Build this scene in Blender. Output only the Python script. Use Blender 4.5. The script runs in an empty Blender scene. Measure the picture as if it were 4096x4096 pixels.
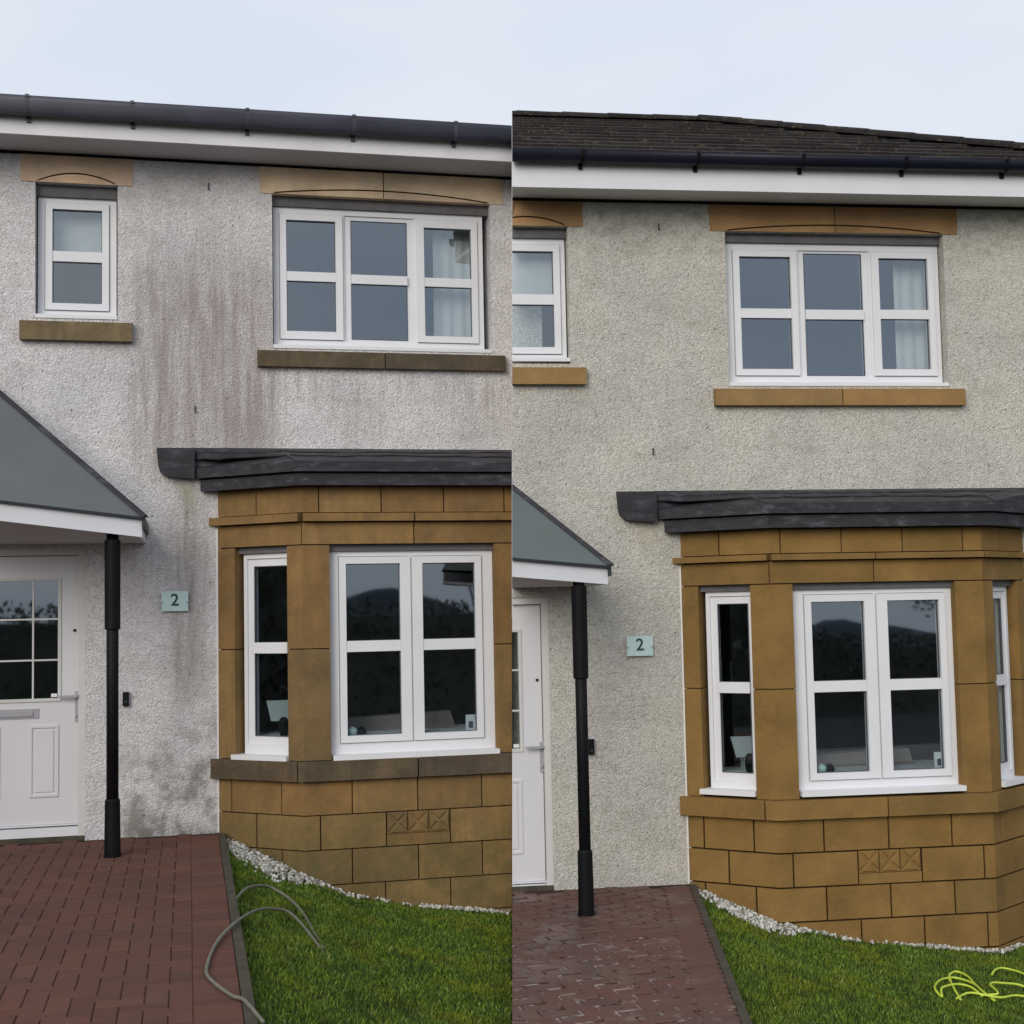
import bpy, bmesh, math, random
import numpy as np
from mathutils import Matrix, Vector, Euler
random.seed(7); rng = np.random.default_rng(11)
S = bpy.context.scene; COL = S.collection; R = math.radians
# ------------------------------------------------------------------ camera
cd = bpy.data.cameras.new('camera'); cam = bpy.data.objects.new('camera', cd); COL.objects.link(cam)
cd.sensor_width = 36; cd.lens = 48.34; cd.clip_start = 0.05; cd.clip_end = 3000
CAMZ = 1.612
cam.matrix_world = Matrix.Translation((0, 0, CAMZ)) @ Matrix.Rotation(R(94), 4, 'X') @ Matrix.Rotation(R(-1.15), 4, 'Z')
S.camera = cam
# ------------------------------------------------------------------ world
SUN_EL, SUN_ROT = R(25), R(202)
w = bpy.data.worlds.new('World'); S.world = w; w.use_nodes = True
nt = w.node_tree; nt.nodes.clear()
wo = nt.nodes.new('ShaderNodeOutputWorld'); bg = nt.nodes.new('ShaderNodeBackground'); bg.inputs[1].default_value = 0.1
sky = nt.nodes.new('ShaderNodeTexSky'); sky.sky_type = 'NISHITA'; sky.sun_disc = False
sky.sun_elevation = SUN_EL; sky.sun_rotation = SUN_ROT; sky.dust_density = 3
tc = nt.nodes.new('ShaderNodeTexCoord')
mp = nt.nodes.new('ShaderNodeMapping'); mp.inputs['Scale'].default_value = (1.5, 1.5, 4.0)
nz = nt.nodes.new('ShaderNodeTexNoise'); nz.inputs['Scale'].default_value = 1.6; nz.inputs['Detail'].default_value = 3
cr = nt.nodes.new('ShaderNodeValToRGB')
cr.color_ramp.elements[0].position = 0.32; cr.color_ramp.elements[0].color = (6.9, 7.8, 9.4, 1)
cr.color_ramp.elements[1].position = 0.68; cr.color_ramp.elements[1].color = (8.9, 9.2, 9.8, 1)
mx = nt.nodes.new('ShaderNodeMix'); mx.data_type = 'RGBA'; mx.inputs[0].default_value = 0.88
L_ = nt.links.new
L_(tc.outputs['Generated'], mp.inputs[0]); L_(mp.outputs[0], nz.inputs['Vector']); L_(nz.outputs[0], cr.inputs[0])
L_(sky.outputs[0], mx.inputs[6]); L_(cr.outputs[0], mx.inputs[7]); L_(mx.outputs[2], bg.inputs[0]); L_(bg.outputs[0], wo.inputs[0])
sl = bpy.data.lights.new('sun', 'SUN'); sl.energy = 1.8; sl.angle = R(36); sl.color = (1, 0.93, 0.83)
so = bpy.data.objects.new('sun', sl); COL.objects.link(so)
# light comes from behind the camera, high, slightly from the left
sd = Vector((math.sin(SUN_ROT) * math.cos(SUN_EL), math.cos(SUN_ROT) * math.cos(SUN_EL), math.sin(SUN_EL)))
so.rotation_euler = sd.to_track_quat('Z', 'Y').to_euler()
S.view_settings.view_transform = 'Standard'; S.view_settings.look = 'None'
S.view_settings.exposure = 0.0; S.view_settings.gamma = 1.0
S.render.engine = 'CYCLES'
try: S.cycles.transparent_max_bounces = 16; S.cycles.max_bounces = 8
except Exception: pass

# ------------------------------------------------------------------ node helper + materials
class NT:
    def __init__(s, name, rough=0.8, spec=0.3):
        s.m = bpy.data.materials.new(name); s.m.use_nodes = True; s.t = s.m.node_tree
        s.b = s.t.nodes['Principled BSDF']; s.b.inputs['Roughness'].default_value = rough
        s.b.inputs['Specular IOR Level'].default_value = spec
        s.tc = s.t.nodes.new('ShaderNodeTexCoord')
        s.o = s.tc.outputs['Object']
    def n(s, ty, **k):
        a = s.t.nodes.new(ty)
        for q, v in k.items(): setattr(a, q, v)
        return a
    def l(s, a, b): s.t.links.new(a, b)
    def put(s, sock, v):
        if hasattr(v, 'is_output') or isinstance(v, bpy.types.NodeSocket): s.l(v, sock)
        else: sock.default_value = v
    def math(s, op, a, b=0.0, clamp=False):
        m = s.n('ShaderNodeMath', operation=op); m.use_clamp = clamp
        s.put(m.inputs[0], a); s.put(m.inputs[1], b); return m.outputs[0]
    def mapv(s, v, scale, loc=(0, 0, 0), rot=(0, 0, 0)):
        m = s.n('ShaderNodeMapping'); m.inputs['Scale'].default_value = scale; m.inputs['Location'].default_value = loc; m.inputs['Rotation'].default_value = rot
        s.l(v, m.inputs[0]); return m.outputs[0]
    def noise(s, v, scale, detail=3, rough=0.55):
        m = s.n('ShaderNodeTexNoise'); m.inputs['Scale'].default_value = scale; m.inputs['Detail'].default_value = detail; m.inputs['Roughness'].default_value = rough
        s.l(v, m.inputs['Vector']); return m.outputs[0]
    def voro(s, v, scale, feature='F1'):
        m = s.n('ShaderNodeTexVoronoi', feature=feature); m.inputs['Scale'].default_value = scale
        s.l(v, m.inputs['Vector']); return m
    def ramp(s, f, stops):
        m = s.n('ShaderNodeValToRGB'); e = m.color_ramp.elements
        e[0].position, e[0].color = stops[0][0], (*stops[0][1], 1)
        e[1].position, e[1].color = stops[-1][0], (*stops[-1][1], 1)
        for p, c in stops[1:-1]:
            q = e.new(p); q.color = (*c, 1)
        s.l(f, m.inputs[0]); return m.outputs[0]
    def step(s, v, a, b):
        m = s.n('ShaderNodeMapRange', interpolation_type='SMOOTHSTEP')
        s.put(m.inputs[0], v); m.inputs[1].default_value = min(a, b); m.inputs[2].default_value = max(a, b)
        m.inputs[3].default_value = 0.0 if a < b else 1.0; m.inputs[4].default_value = 1.0 if a < b else 0.0
        return m.outputs[0]
    def mix(s, f, a, b, mode='MIX'):
        m = s.n('ShaderNodeMix', data_type='RGBA', blend_type=mode)
        s.put(m.inputs[0], f)
        for i, v in ((6, a), (7, b)):
            if isinstance(v, tuple): m.inputs[i].default_value = (*v, 1)
            else: s.l(v, m.inputs[i])
        return m.outputs[2]
    def xyz(s):
        m = s.n('ShaderNodeSeparateXYZ'); s.l(s.o, m.inputs[0]); return m.outputs
    def col(s, v):
        if isinstance(v, tuple): s.b.inputs['Base Color'].default_value = (*v, 1)
        else: s.l(v, s.b.inputs['Base Color'])
    def bump(s, h, strength=0.5, dist=0.01):
        m = s.n('ShaderNodeBump'); m.inputs['Strength'].default_value = strength; m.inputs['Distance'].default_value = dist
        s.l(h, m.inputs['Height']); s.l(m.outputs[0], s.b.inputs['Normal'])

def plain(name, c, rough=0.5, spec=0.4, var=0.08, scale=6.0, bump=0.0):
    k = NT(name, rough, spec)
    f = k.noise(k.o, scale, 4)
    lo = tuple(x * (1 - var) for x in c); hi = tuple(min(1, x * (1 + var)) for x in c)
    k.col(k.ramp(f, [(0.3, lo), (0.7, hi)]))
    if bump: k.bump(k.noise(k.o, 180, 2), bump, 0.004)
    return k.m

def stain(k, c, mask, amt, colr):
    return k.mix(k.math('MULTIPLY', mask, amt, True), c, colr)

def pebbledash(name, dirty):
    k = NT(name, 0.92, 0.15)
    wob = k.n('ShaderNodeVectorMath', operation='MULTIPLY_ADD')
    nzc = k.n('ShaderNodeTexNoise'); nzc.inputs['Scale'].default_value = 30; k.l(k.o, nzc.inputs['Vector'])
    k.l(nzc.outputs['Color'], wob.inputs[0]); wob.inputs[1].default_value = (0.02, 0.02, 0.02); k.l(k.o, wob.inputs[2])
    v = k.voro(wob.outputs[0], 78); v2 = k.voro(wob.outputs[0], 150)
    sep = k.n('ShaderNodeSeparateColor'); k.l(v.outputs['Color'], sep.inputs[0])
    sep2 = k.n('ShaderNodeSeparateColor'); k.l(v2.outputs['Color'], sep2.inputs[0])
    rnd = k.math('ADD', k.math('MULTIPLY', sep.outputs[0], 0.65), k.math('MULTIPLY', sep2.outputs[0], 0.35))
    if dirty: st = [(0.05, (.50, .48, .48)), (0.35, (.69, .665, .665)), (0.65, (.75, .725, .725)), (0.95, (.85, .83, .83))]
    else: st = [(0.05, (.39, .37, .325)), (0.35, (.555, .535, .475)), (0.65, (.61, .59, .53)), (0.95, (.70, .68, .615))]
    c = k.ramp(rnd, st)
    big = k.noise(k.o, 1.3, 3); c = k.mix(k.step(big, .35, .7), c, k.mix(0.9, c, (.86, .87, .9), 'MULTIPLY'))
    med = k.noise(k.o, 14, 3, .7); c = k.mix(k.step(med, .50, .75), c, k.mix(1.0, c, (.84, .83, .82), 'MULTIPLY'))
    pat = k.noise(k.mapv(k.o, (1, 1, 1.6), (4, 2, 7)), 2.6, 5, .6); c = k.mix(k.step(pat, .45, .7), c, k.mix(1.0, c, (.90, .895, .88), 'MULTIPLY'))
    X, Y, Z = k.xyz()
    def box(x0, x1, z0, z1, f=0.15, fz=0.25):
        a = k.math('MULTIPLY', k.step(X, x0 - f, x0 + f), k.step(X, x1 + f, x1 - f))
        b = k.math('MULTIPLY', k.step(Z, z0 - fz, z0 + fz), k.step(Z, z1 + fz, z1 - fz))
        return k.math('MULTIPLY', a, b)
    if dirty:
        sv = k.mapv(k.o, (9, 9, .9)); streak = k.step(k.noise(sv, 1.0, 5, .7), .34, .74)
        sv2 = k.mapv(k.o, (20, 20, 1.6), (3, 0, 1)); streak2 = k.step(k.noise(sv2, 1.0, 5, .75), .38, .76)
        blot = k.step(k.noise(k.o, 4.5, 5, .65), .42, .62)
        grain = k.math('MULTIPLY_ADD', k.step(k.noise(k.o, 60, 2), .4, .6), .6, )
        c = stain(k, c, k.math('MULTIPLY', box(-.62, .42, 2.75, 4.25, .18, .35), k.math('ADD', streak, .35, True)), .80, (.31, .27, .25))
        c = stain(k, c, k.math('MULTIPLY', box(-.62, .42, 2.75, 4.6, .2, .3), streak2), .42, (.25, .205, .19))
        c = stain(k, c, k.math('MULTIPLY', box(.3, 2.4, 3.22, 3.52, .05, .12), streak2), .5, (.26, .235, .21))
        c = stain(k, c, k.math('MULTIPLY', box(.3, .44, 2.9, 3.5, .08, .2), streak2), .5, (.22, .19, .17))
        c = stain(k, c, k.math('MULTIPLY', box(1.75, 2.3, 2.95, 3.35, .1, .2), streak2), .5, (.34, .28, .2))
        c = stain(k, c, k.math('MULTIPLY', box(.8, 1.3, 2.9, 3.3, .1, .15), streak), .5, (.33, .28, .22))
        c = stain(k, c, k.math('MULTIPLY', box(-.33, -.12, 1.0, 2.55, .1, .2), k.math('ADD', streak, .3, True)), .78, (.24, .215, .195))
        c = stain(k, c, k.math('MULTIPLY', box(-.30, -.16, 2.35, 2.65, .06, .08), blot), .6, (.33, .33, .2))
        c = stain(k, c, k.math('MULTIPLY', box(-.6, .1, 1.7, 2.3, .15, .25), streak), .5, (.32, .28, .26))
        c = stain(k, c, k.math('MULTIPLY', box(-.7, .1, -.2, .62, .1, .3), blot), .7, (.2, .2, .165))
        c = stain(k, c, k.math('MULTIPLY', box(-.7, .1, -.2, .10, .1, .1), k.math('ADD', blot, .4, True)), .6, (.15, .14, .12))
        c = stain(k, c, k.math('MULTIPLY', box(-.3, .1, .2, 1.3, .15, .2), blot), .28, (.2, .2, .17))
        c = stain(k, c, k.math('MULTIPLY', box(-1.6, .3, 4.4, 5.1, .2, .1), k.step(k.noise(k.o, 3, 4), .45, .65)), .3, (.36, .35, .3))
    else:
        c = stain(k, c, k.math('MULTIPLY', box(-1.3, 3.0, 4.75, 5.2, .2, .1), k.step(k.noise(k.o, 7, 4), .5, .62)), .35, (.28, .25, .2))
        c = stain(k, c, box(-.34, -.16, 2.5, 2.66, .04, .04), .35, (.45, .42, .25))
    # small dark chips
    chip = k.voro(k.mapv(k.o, (1, 1, .7)), 9); c = k.mix(k.math('MULTIPLY', k.step(chip.outputs[0], .075, .04), .7), c, (.09, .085, .09))
    k.col(c)
    h = k.math('SUBTRACT', 1.0, k.math('ADD', k.math('MULTIPLY', v.outputs[0], .7), k.math('MULTIPLY', v2.outputs[0], .5)))
    k.bump(h, 0.8, 0.012)
    return k.m

def stone(name, base, dirt=0.0, zlo=None, drips=0.0):
    k = NT(name, 0.85, 0.2)
    oi = k.n('ShaderNodeObjectInfo')
    n1 = k.noise(k.o, 3.2, 5, .6); n2 = k.noise(k.mapv(k.o, (3, 3, 14)), 3, 4, .6)
    a = tuple(x * .78 for x in base); b2 = tuple(x * 1.24 for x in base)
    c = k.ramp(n1, [(.3, a), (.72, b2)])
    c = k.mix(k.math('MULTIPLY', k.step(n2, .45, .7), .35), c, tuple(x * y for x, y in zip(base, (1.08, .95, .8))))
    tint = k.ramp(oi.outputs['Random'], [(0, (.80, .84, .88)), (.35, (1.02, .93, .84)), (.7, (1.0, 1.03, .94)), (1, (1.22, 1.17, 1.06))])
    if not dirt and not drips: tint = k.ramp(oi.outputs['Random'], [(0, (.92, .92, .92)), (.4, (1.04, .98, .90)), (1, (1.14, 1.10, 1.02))])
    c = k.mix(1.0, c, tint, 'MULTIPLY')
    X, Y, Z = k.xyz()
    if dirt:
        bl = k.step(k.noise(k.o, 5, 6, .7), .38, .64)
        c = stain(k, c, bl, dirt, (.06, .05, .036))
    if drips:
        st = k.step(k.noise(k.mapv(k.o, (16, 16, 1.4)), 1, 4), .42, .66)
        c = stain(k, c, st, drips, (.075, .06, .038))
    if zlo is not None:
        m = k.step(Z, zlo + .45, zlo - .1); bl2 = k.step(k.noise(k.o, 6, 5, .7), .3, .65)
        c = stain(k, c, k.math('MULTIPLY', m, bl2), .62, (.10, .095, .035))
    sp = k.noise(k.o, 140, 3, .7); c = k.mix(k.math('MULTIPLY', k.step(sp, .55, .72), .3), c, (.06, .04, .022))
    gr_ = k.noise(k.o, 60, 4, .75); c = k.mix(k.math('MULTIPLY', k.step(gr_, .56, .72), .3), c, tuple(min(1, x * 1.7) for x in base))
    k.col(c); k.bump(k.math('ADD', k.math('MULTIPLY', sp, .6), k.math('ADD', k.noise(k.o, 9, 4, .6), k.noise(k.o, 34, 3))), .5, .008)
    return k.m

def paver_mat(name, white):
    k = NT(name, 0.75, 0.35)
    oi = k.n('ShaderNodeObjectInfo'); geo = k.n('ShaderNodeNewGeometry')
    c = k.ramp(oi.outputs['Random'], [(0, (.105, .052, .042)), (.3, (.128, .056, .043)), (.6, (.128, .064, .045)), (.85, (.138, .06, .046)), (1, (.138, .072, .05))])
    pos = geo.outputs['Position']
    c = k.mix(k.math('MULTIPLY', k.step(k.noise(pos, 1.6, 5, .6), .42, .66), .6), c, (.095, .055, .045))
    c = k.mix(k.math('MULTIPLY', k.step(k.noise(pos, 45, 4, .7), .5, .72), .35), c, (.06, .04, .034))
    if white:
        w1 = k.step(k.noise(pos, 5.5, 6, .72), .56, .66)
        w2 = k.step(k.noise(pos, 2.2, 3), .42, .6); wet = k.step(k.noise(pos, 1.7, 4, .6), .42, .6)
        c = k.mix(k.math('MULTIPLY', k.math('MULTIPLY', w1, w2), .38), c, (.34, .30, .28))
        fl = k.voro(pos, 16); c = k.mix(k.math('MULTIPLY', k.step(fl.outputs[0], .16, .09), k.math('MULTIPLY', w2, .6)), c, (.5, .47, .44))
    if white: c = k.mix(k.math('MULTIPLY', wet, .35), c, (.05, .032, .028))
    k.col(c); k.bump(k.noise(pos, 120, 3, .7), .4, .004)
    k.b.inputs['Roughness'].default_value = .85; k.b.inputs['Specular IOR Level'].default_value = .15
    if white:
        k.l(k.math('SUBTRACT', .8, k.math('MULTIPLY', wet, .45)), k.b.inputs['Roughness']); k.b.inputs['Specular IOR Level'].default_value = .4
    return k.m

def joint_mat(name, white):
    k = NT(name, 0.95, 0.1); geo = k.n('ShaderNodeNewGeometry'); pos = geo.outputs['Position']
    c = k.ramp(k.noise(pos, 9, 4), [(.3, (.035, .021, .017)), (.7, (.062, .036, .029))])
    if white:
        p = k.n('ShaderNodeSeparateXYZ'); k.l(pos, p.inputs[0])
        near = k.step(p.outputs[1], 9.8, 8.2)
        w = k.math('MULTIPLY', k.step(k.noise(pos, 6.5, 5, .75), .45, .56), k.math('MULTIPLY', near, k.step(p.outputs[0], 1.35, .5)))
        c = k.mix(k.math('MULTIPLY', w, .62), c, (.50, .46, .43))
    k.col(c); return k.m

def glass_mat():
    m = bpy.data.materials.new('window_glass'); m.use_nodes = True; t = m.node_tree; t.nodes.clear()
    o = t.nodes.new('ShaderNodeOutputMaterial'); mxs = t.nodes.new('ShaderNodeMixShader')
    tr = t.nodes.new('ShaderNodeBsdfTransparent'); tr.inputs[0].default_value = (.9, .94, .95, 1)
    gl = t.nodes.new('ShaderNodeBsdfGlossy'); gl.inputs['Roughness'].default_value = 0.022; gl.inputs[0].default_value = (.82, .92, 1, 1)
    fr = t.nodes.new('ShaderNodeFresnel'); fr.inputs[0].default_value = 2.6
    ge = t.nodes.new('ShaderNodeNewGeometry'); inv_ = t.nodes.new('ShaderNodeMath'); inv_.operation = 'SUBTRACT'; inv_.inputs[0].default_value = 1.0
    mu = t.nodes.new('ShaderNodeMath'); mu.operation = 'MULTIPLY'; t.links.new(ge.outputs['Backfacing'], inv_.inputs[1]); t.links.new(inv_.outputs[0], mu.inputs[0]); t.links.new(fr.outputs[0], mu.inputs[1])
    t.links.new(mu.outputs[0], mxs.inputs[0]); t.links.new(tr.outputs[0], mxs.inputs[1]); t.links.new(gl.outputs[0], mxs.inputs[2]); t.links.new(mxs.outputs[0], o.inputs[0])
    return m

def roof_mat():
    k = NT('dark_roof_tile', .85, .2); oi = k.n('ShaderNodeObjectInfo'); geo = k.n('ShaderNodeNewGeometry'); pos = geo.outputs['Position']
    c = k.ramp(oi.outputs['Random'], [(0, (.014, .011, .011)), (1, (.03, .024, .022))])
    c = k.mix(k.math('MULTIPLY', k.step(k.noise(pos, 14, 6, .75), .56, .66), .55), c, (.13, .125, .07))
    fl = k.voro(pos, 26); c = k.mix(k.math('MULTIPLY', k.step(fl.outputs[0], .2, .12), .25), c, (.2, .19, .16))
    k.col(c); k.bump(k.noise(pos, 60, 4, .7), .6, .01); return k.m

def slate_mat(name='bay_roof_lead'):
    k = NT(name, .6, .25); c = k.ramp(k.noise(k.mapv(k.o, (3, 3, 7)), 2.2, 6, .65), [(.3, (.02, .02, .024)), (.7, (.040, .040, .047))])
    c = k.mix(k.math('MULTIPLY', k.step(k.noise(k.mapv(k.o, (3, 3, 8)), 2.3, 6, .7), .50, .72), .4), c, (.17, .165, .185))
    k.col(c); k.bump(k.noise(k.mapv(k.o, (2, 2, 5)), 5, 5), .4, .012); return k.m

M = {}
M['dashD'] = pebbledash('weathered_pebbledash', True); M['dashC'] = pebbledash('clean_pebbledash', False)
OC = 1
M['stoneD'] = stone('weathered_sandstone', (.245, .155, .066), .22, -.1, .16)
M['stoneDsill'] = stone('sooty_sandstone', (.135, .10, .068), .6, None, .5)
M['stoneDlint'] = stone('faded_sandstone', (.66, .51, .38), .06)
M['stoneDsmall'] = stone('weathered_sill_stone', (.19, .14, .085), .35, None, .3)
M['stoneC'] = stone('clean_sandstone', (.212, .134, .047))
M['stoneClint'] = stone('clean_lintel_stone', (.36, .225, .115))
M['stoneCsill'] = stone('clean_sill_stone', (.29, .185, .08))
M['jointD'] = plain('dark_mortar', (.035, .02, .009), .95, .1, .3, 12)
M['head_shade'] = plain('painted_head_shade', (.14, .135, .14), .8, .2, .15, 8)  # dark grey carries the shade of the lintel underside
M['upvc'] = plain('white_upvc', (.72, .73, .755), .45, .3, .03, 3)
M['upvcline'] = plain('grey_window_gasket', (.10, .11, .13), .6, .2)
M['bead'] = plain('white_corner_bead', (.78, .75, .72), .6, .3)
M['fasciaD'] = plain('weathered_white_fascia', (.68, .67, .70), .45, .4, .08, 2.5)
M['fasciaC'] = plain('white_fascia', (.70, .71, .74), .45, .4, .04, 2.5)
M['soffitD'] = plain('weathered_soffit', (.50, .48, .50), .6, .3, .06, 3); M['soffitC'] = plain('white_soffit', (.62, .62, .61), .6, .3, .04, 3)
M['gutterD'] = plain('faded_black_gutter', (.062, .062, .082), .5, .35, .2, 3); M['gutterC'] = plain('black_gutter', (.008, .009, .02), .4, .25, .2, 3)
M['black'] = plain('black_paint', (.006, .006, .008), .55, .15, .2, 5)
M['lead'] = slate_mat(); M['tile'] = roof_mat()
M['porchD'] = plain('grey_roofing_sheet', (.125, .138, .142), .6, .35, .08, 2, .1); M['porchC'] = plain('grey_green_roofing_sheet', (.125, .148, .145), .6, .35, .08, 2, .1)
M['trim'] = plain('dark_trim', (.03, .034, .04), .5, .3)
M['doorw'] = plain('white_door_skin', (.66, .655, .68), .4, .4, .03, 2)
M['doorf'] = plain('cream_door_frame', (.60, .60, .58), .5, .3, .04, 3)
M['glass'] = glass_mat()
M['metal'] = plain('brushed_metal', (.35, .35, .38), .35, .8, .05, 20)
M['plate'] = plain('pale_aqua_plate', (.50, .66, .64), .25, .5, .05, 20); M['ink'] = plain('dark_teal_ink', (.03, .07, .075), .5, .3)
M['paveD'] = paver_mat('red_brick_paver', False); M['paveC'] = paver_mat('red_brick_paver_washed', True)
M['sandD'] = joint_mat('paver_joint_sand', False); M['sandC'] = joint_mat('paver_joint_sand_limed', True)
M['edge'] = plain('grey_edging_stone', (.075, .066, .05), .9, .15, .25, 9, .4)
M['soil'] = plain('lawn_soil', (.035, .045, .014), .95, .1, .3, 7)
def pebmat():
    k = NT('white_chipping', .8, .2); geo = k.n('ShaderNodeNewGeometry')
    k.col(k.ramp(geo.outputs['Random Per Island'], [(0, (.16, .15, .11)), (.3, (.34, .33, .28)), (.6, (.50, .49, .45)), (1, (.68, .67, .63))])); return k.m
M['pebble'] = pebmat()
M['hoseg'] = plain('grey_hose_rubber', (.17, .165, .13), .6, .3, .15, 9)
M['hosey'] = plain('lime_hose_rubber', (.50, .62, .06), .4, .5, .1, 5)
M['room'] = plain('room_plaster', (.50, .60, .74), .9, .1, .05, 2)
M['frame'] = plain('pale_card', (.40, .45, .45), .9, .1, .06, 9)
M['roomdark'] = plain('dim_room_plaster', (.075, .07, .07), .9, .1, .1, 2)  # darkened copy of the plaster; the rooms' dimness is in the colour
M['curtain'] = plain('pale_curtain', (.58, .57, .55), .9, .1, .06, 9)
M['curtaing'] = plain('grey_curtain', (.45, .47, .48), .9, .1, .08, 9)
M['sofa'] = plain('taupe_sofa_fabric', (.22, .19, .175), .95, .1, .1, 9)
M['asphalt'] = plain('road_asphalt', (.05, .05, .05), .9, .2, .2, 4, .3)
M['path'] = plain('pavement_concrete', (.22, .21, .2), .9, .2, .12, 3, .2)
M['terr'] = plain('rough_field', (.05, .06, .025), .95, .1, .35, .05)
M['hill'] = plain('hazy_distant_moor', (.13, .155, .185), .95, .05, .2, .02)  # pale blue-grey has the distance haze mixed into the colour
M['bark'] = plain('tree_bark', (.07, .055, .04), .95, .1, .2, 8, .5)
M['conc'] = plain('rough_concrete', (.3, .29, .27), .9, .15, .1, 3, .2)

def leafmat(name, lo, hi):
    k = NT(name, .6, .25); geo = k.n('ShaderNodeNewGeometry')
    c = k.ramp(geo.outputs['Random Per Island'], [(0, lo), (1, hi)])
    k.col(c); return k.m
M['leaf'] = leafmat('tree_leaf', (.07, .075, .06), (.15, .15, .12))
def grassmat():
    k = NT('grass_blade', .55, .25); geo = k.n('ShaderNodeNewGeometry'); pos = geo.outputs['Position']
    c = k.ramp(geo.outputs['Random Per Island'], [(0, (.04, .075, .014)), (.5, (.12, .225, .02)), (.9, (.21, .31, .036)), (1, (.30, .30, .11))])
    c = k.mix(k.math('MULTIPLY', k.step(k.noise(pos, 2.3, 4, .6), .48, .66), .65), c, (.21, .235, .016))
    c = k.mix(k.math('MULTIPLY', k.step(k.noise(pos, 5.5, 4, .6), .5, .62), .6), c, (.04, .08, .018))
    c = k.mix(k.math('MULTIPLY', k.step(k.noise(pos, 13, 4, .7), .56, .68), .5), c, (.12, .11, .04))
    k.col(c)
    try: k.b.inputs['Subsurface Weight'].default_value = 0.0
    except Exception: pass
    return k.m
M['grass'] = grassmat()

# ------------------------------------------------------------------ houses' frames and mesh helpers
class House: pass
HL, HR = House(), House()
HL.M = Matrix.Translation((-2.2132, 10.3228, 0)) @ Matrix.Rotation(R(13.302), 4, 'Z'); HL.side = -1
HR.M = Matrix.Translation((1.2629, 10.3540, -.4465)) @ Matrix.Rotation(R(7.4616), 4, 'Z'); HR.side = 1
PARTY = 0.0012   # each house stops just short of the party line
PN = Vector((0.99980, 0.00140, -0.02000)).normalized(); PC = Vector((0, 0, CAMZ))
def side_of(p): return (Vector(p) - PC).dot(PN)

def V(x, o, z): return Vector((x, -o, z))      # house coordinates: along the wall, out from it, up

def clip(bm, H):
    xs = [side_of(H.M @ v.co) * H.side for v in bm.verts]
    if not xs or max(xs) < PARTY: return False
    if min(xs) < PARTY:
        inv = H.M.inverted(); co = inv @ (PC + PN * PARTY * H.side); no = (inv.to_3x3() @ (PN * H.side)).normalized()
        bmesh.ops.bisect_plane(bm, geom=bm.verts[:] + bm.edges[:] + bm.faces[:], dist=1e-5, plane_co=co, plane_no=no, clear_inner=True)
        ed = [e for e in bm.edges if e.is_boundary]
        if ed: bmesh.ops.holes_fill(bm, edges=ed, sides=0)
        if not bm.faces: return False
    return True

def obj(name, bm, mat, parent=None, H=None, smooth=False, do_clip=True, bev=0.0):
    if bev: 
        es = [e for e in bm.edges if len(e.link_faces) == 2 and e.calc_face_angle(0) > 0.5]
        bmesh.ops.bevel(bm, geom=es, offset=bev, segments=1, affect='EDGES', clamp_overlap=True)
    bmesh.ops.recalc_face_normals(bm, faces=bm.faces[:])
    if H is not None and do_clip and not clip(bm, H): bm.free(); return None
    me = bpy.data.meshes.new(name); bm.to_mesh(me); bm.free()
    if smooth:
        for p in me.polygons: p.use_smooth = True
    me.materials.append(mat)
    o = bpy.data.objects.new(name, me); COL.objects.link(o)
    if parent is not None: o.parent = parent
    elif H is not None: o.matrix_world = H.M
    return o

def prop(o, label=None, cat=None, group=None, kind=None):
    if o is None: return o
    if label: o['label'] = label
    if cat: o['category'] = cat
    if group: o['group'] = group
    if kind: o['kind'] = kind
    return o
def lab(o, t):
    if o is not None: o['label'] = t
    return o

def empty(name, H):
    e = bpy.data.objects.new(name, None); COL.objects.link(e); e.matrix_world = H.M; e.empty_display_size = .1
    return e

def quadfaces(bm, vs, faces):
    bv = [bm.verts.new(v) for v in vs]
    for f in faces:
        try: bm.faces.new([bv[i] for i in f])
        except ValueError: pass
    return bv
BOXF = [(0, 1, 3, 2), (4, 6, 7, 5), (0, 4, 5, 1), (2, 3, 7, 6), (0, 2, 6, 4), (1, 5, 7, 3)]
def box(bm, x0, x1, o0, o1, z0, z1):
    quadfaces(bm, [V(x, o, z) for x in (x0, x1) for o in (o0, o1) for z in (z0, z1)], BOXF); return bm
def nb(): return bmesh.new()
def hexa(bm, pts):      # 8 points: bottom 4 ring, top 4 ring
    quadfaces(bm, pts, [(0, 1, 2, 3), (7, 6, 5, 4), (0, 4, 5, 1), (1, 5, 6, 2), (2, 6, 7, 3), (3, 7, 4, 0)]); return bm
def prism(bm, plan, z0, z1):   # plan in (x, o)
    n = len(plan); vs = [V(x, o, z0) for x, o in plan] + [V(x, o, z1) for x, o in plan]
    quadfaces(bm, vs, [tuple(range(n)), tuple(range(2 * n - 1, n - 1, -1))] + [(i, (i + 1) % n, n + (i + 1) % n, n + i) for i in range(n)]); return bm
def poly_xz(bm, pts, o0, o1):   # outline in (x, z), extruded outwards
    n = len(pts); vs = [V(x, o0, z) for x, z in pts] + [V(x, o1, z) for x, z in pts]
    quadfaces(bm, vs, [tuple(range(n)), tuple(range(2 * n - 1, n - 1, -1))] + [(i, (i + 1) % n, n + (i + 1) % n, n + i) for i in range(n)]); return bm
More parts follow.
